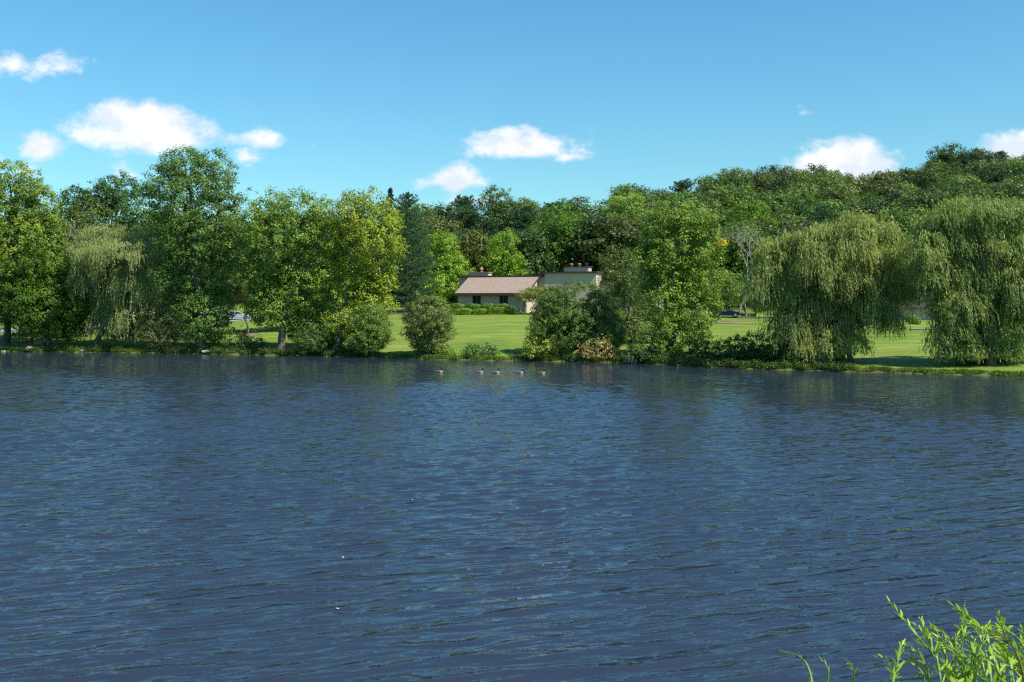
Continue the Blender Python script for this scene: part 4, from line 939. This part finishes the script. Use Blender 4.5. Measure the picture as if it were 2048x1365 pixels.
# ------------------------------------------------------------------ foreground shoots, bottom right
def shoot(label, tip, base, Y, Y2, seed, leafn=22, lsize=.075, branch=0, reddish=False):
    rng = np.random.default_rng(seed); a = P(base[0], base[1], Y); b = P(tip[0], tip[1], Y2)
    g = np.array([a[0] + (a[0]-b[0]) * .6, a[1] + .0, float(gz(a[0], a[1])) - .02])
    root = empty('leafy_shoot', g); tag(root, label, 'plant', 'leafy shoots at the bottom right corner')
    t = np.linspace(0, 1, 12)[:, None]; 
    path = np.vstack([g + (a - g) * np.linspace(0, 1, 6)[:-1, None] ** 1.0, a + (b - a) * t + np.sin(t * np.pi) * np.array([.02, 0, .025])]) - g
    w = Wood(); w.add(path, np.linspace(.0055, .0012, len(path)), 6); Q = []; Tn = []
    def leafs(pth, n, s0, f0=.0):
        d = np.r_[0, np.cumsum(np.linalg.norm(np.diff(pth, axis=0), axis=1))]; u = f0 * d[-1] + (1 - f0) * d[-1] * (np.arange(n) + .5) / n
        p = np.stack([np.interp(u, d, pth[:, k]) for k in range(3)], 1); T0 = unit(np.stack([np.gradient(p[:, k]) for k in range(3)], 1))
        for i in range(n):
            ph = i * 2.4 + rng.normal(0, .3); r1 = np.cross(T0[i], [0, 1, .3]); r1 /= np.linalg.norm(r1); r2 = np.cross(T0[i], r1)
            rad = r1 * math.cos(ph) + r2 * math.sin(ph); f = i / n; open_ = .66 - .48 * f
            D = unit((T0[i] * (1 - open_ * .45) + rad * open_)[None])[0]; L = s0 * rng.uniform(.75, 1.25) * (1 - .45 * f)
            Nn = np.cross(D, np.cross(T0[i] + rng.normal(0, .25, 3), D)); Nn /= np.linalg.norm(Nn) + 1e-9; B = np.cross(Nn, D)
            W = L * .09 * rng.uniform(.8, 1.2); cu = rng.uniform(-.1, .16)
            prof = [(0, .15), (.25, .8), (.55, 1), (.8, .6), (1, .03)]
            rows = [(p[i] + D * L * s + Nn * cu * L * s * s, W * wv) for s, wv in prof]
            for k in range(4):
                (c0, w0), (c1, w1) = rows[k], rows[k + 1]; fold = Nn * .12
                Q.append([c0 - fold * w0, c0 + B * w0, c1 + B * w1, c1 - fold * w1]); Q.append([c0 - fold * w0, c1 - fold * w1, c1 - B * w1, c0 - B * w0]); Tn.append(.35 + .65 * f * rng.random()); Tn.append(Tn[-1])
    leafs(path, leafn * 2, lsize, .4)
    for k in range(branch):
        i = int(rng.integers(7, 14)); s = path[i]; D = unit((path[i+1] - path[i])[None])[0] + np.array([rng.uniform(-.8, .8), rng.uniform(-.3, .3), rng.uniform(-.1, .4)])
        L = rng.uniform(.10, .24); bp = s + D * np.linspace(0, L, 5)[:, None]; w.add(bp, np.linspace(.0025, .001, 5), 5); leafs(bp, 18, lsize * .75)
    put(root, 'stem', w.mesh('stem', REDSTEM if reddish else GREENSTEM)); put(root, 'leaves', q_mesh('leaves', np.array(Q), np.array(Tn), LEAF), (.19, .28, .035))
GREENSTEM = simple('green_stem', (.20, .28, .07), .6, .15, 20); REDSTEM = simple('red_stem', (.28, .15, .11), .6, .15, 20)
SH = [((1562,1304),(1625,1372),'lone shoot slanting out farthest to the left of the plants',0),((1641,1320),(1645,1400),'short upright shoot, second from the left of the plants',0),
      ((1693,1322),(1697,1400),'short upright shoot, third from the left of the plants',0),((1757,1312),(1785,1400),'short shoot just left of the dense clump',1),
      ((1811,1326),(1850,1395),'low shoot at the lower left corner of the clump',0),((1812,1288),(1862,1395),'bright-tipped shoot on the left side of the clump',1),((1824,1245),(1885,1390),'tall bushy-tipped shoot at the left of the clump',2),
      ((1846,1258),(1905,1380),'red-stemmed shoot behind the tall bushy-tipped one',1),((1873,1256),(1960,1390),'knobbly-tipped shoot leaning left in the clump',2),((1912,1250),(1950,1390),'upright leafy shoot in the middle of the clump',2),
      ((1925,1220),(2000,1380),'tallest shoot of the clump, its twin tips highest',1),((1918,1228),(1985,1375),'twin tip shoot just beside the tallest one',0),((1970,1250),(2030,1385),'shoot with long pale tip leaves right of the tallest',2),
      ((1982,1255),(2050,1380),'broad-leaved shoot near the right edge',2),((1998,1256),(2060,1350),'shoot arching along the right edge top',1),((2045,1262),(2075,1390),'shoot whose tip just touches the right edge',1),
      ((1885,1290),(1930,1395),'short shoot inside the clump, low in the middle',2),((1930,1300),(1975,1400),'inner shoot below the tallest one',2),((1958,1318),(2010,1400),'low inner shoot with folded leaves',1),
      ((2010,1300),(2040,1400),'inner shoot near the right edge, lower',2),((1978,1340),(2020,1410),'lowest shoot at the bottom right of the clump',2),((2030,1325),(2055,1410),'low shoot in the very corner',2),((1870,1330),(1915,1405),'low shoot at the bottom of the clump, left of middle',2),
      ((1905,1330),(1945,1405),'low bushy shoot at the bottom middle of the clump',2),((2003,1320),(2060,1400),'wide low shoot by the bottom right corner',2)]
for i, (tp, bs, lb, br) in enumerate(SH): shoot(lb, tp, bs, 2.75 + (i * 37 % 11) * .06, 2.9 + (i * 53 % 13) * .06, 900 + i, leafn=18 if br else 12, branch=br, reddish=(i in (7, 13)), lsize=.064 if br else .05)
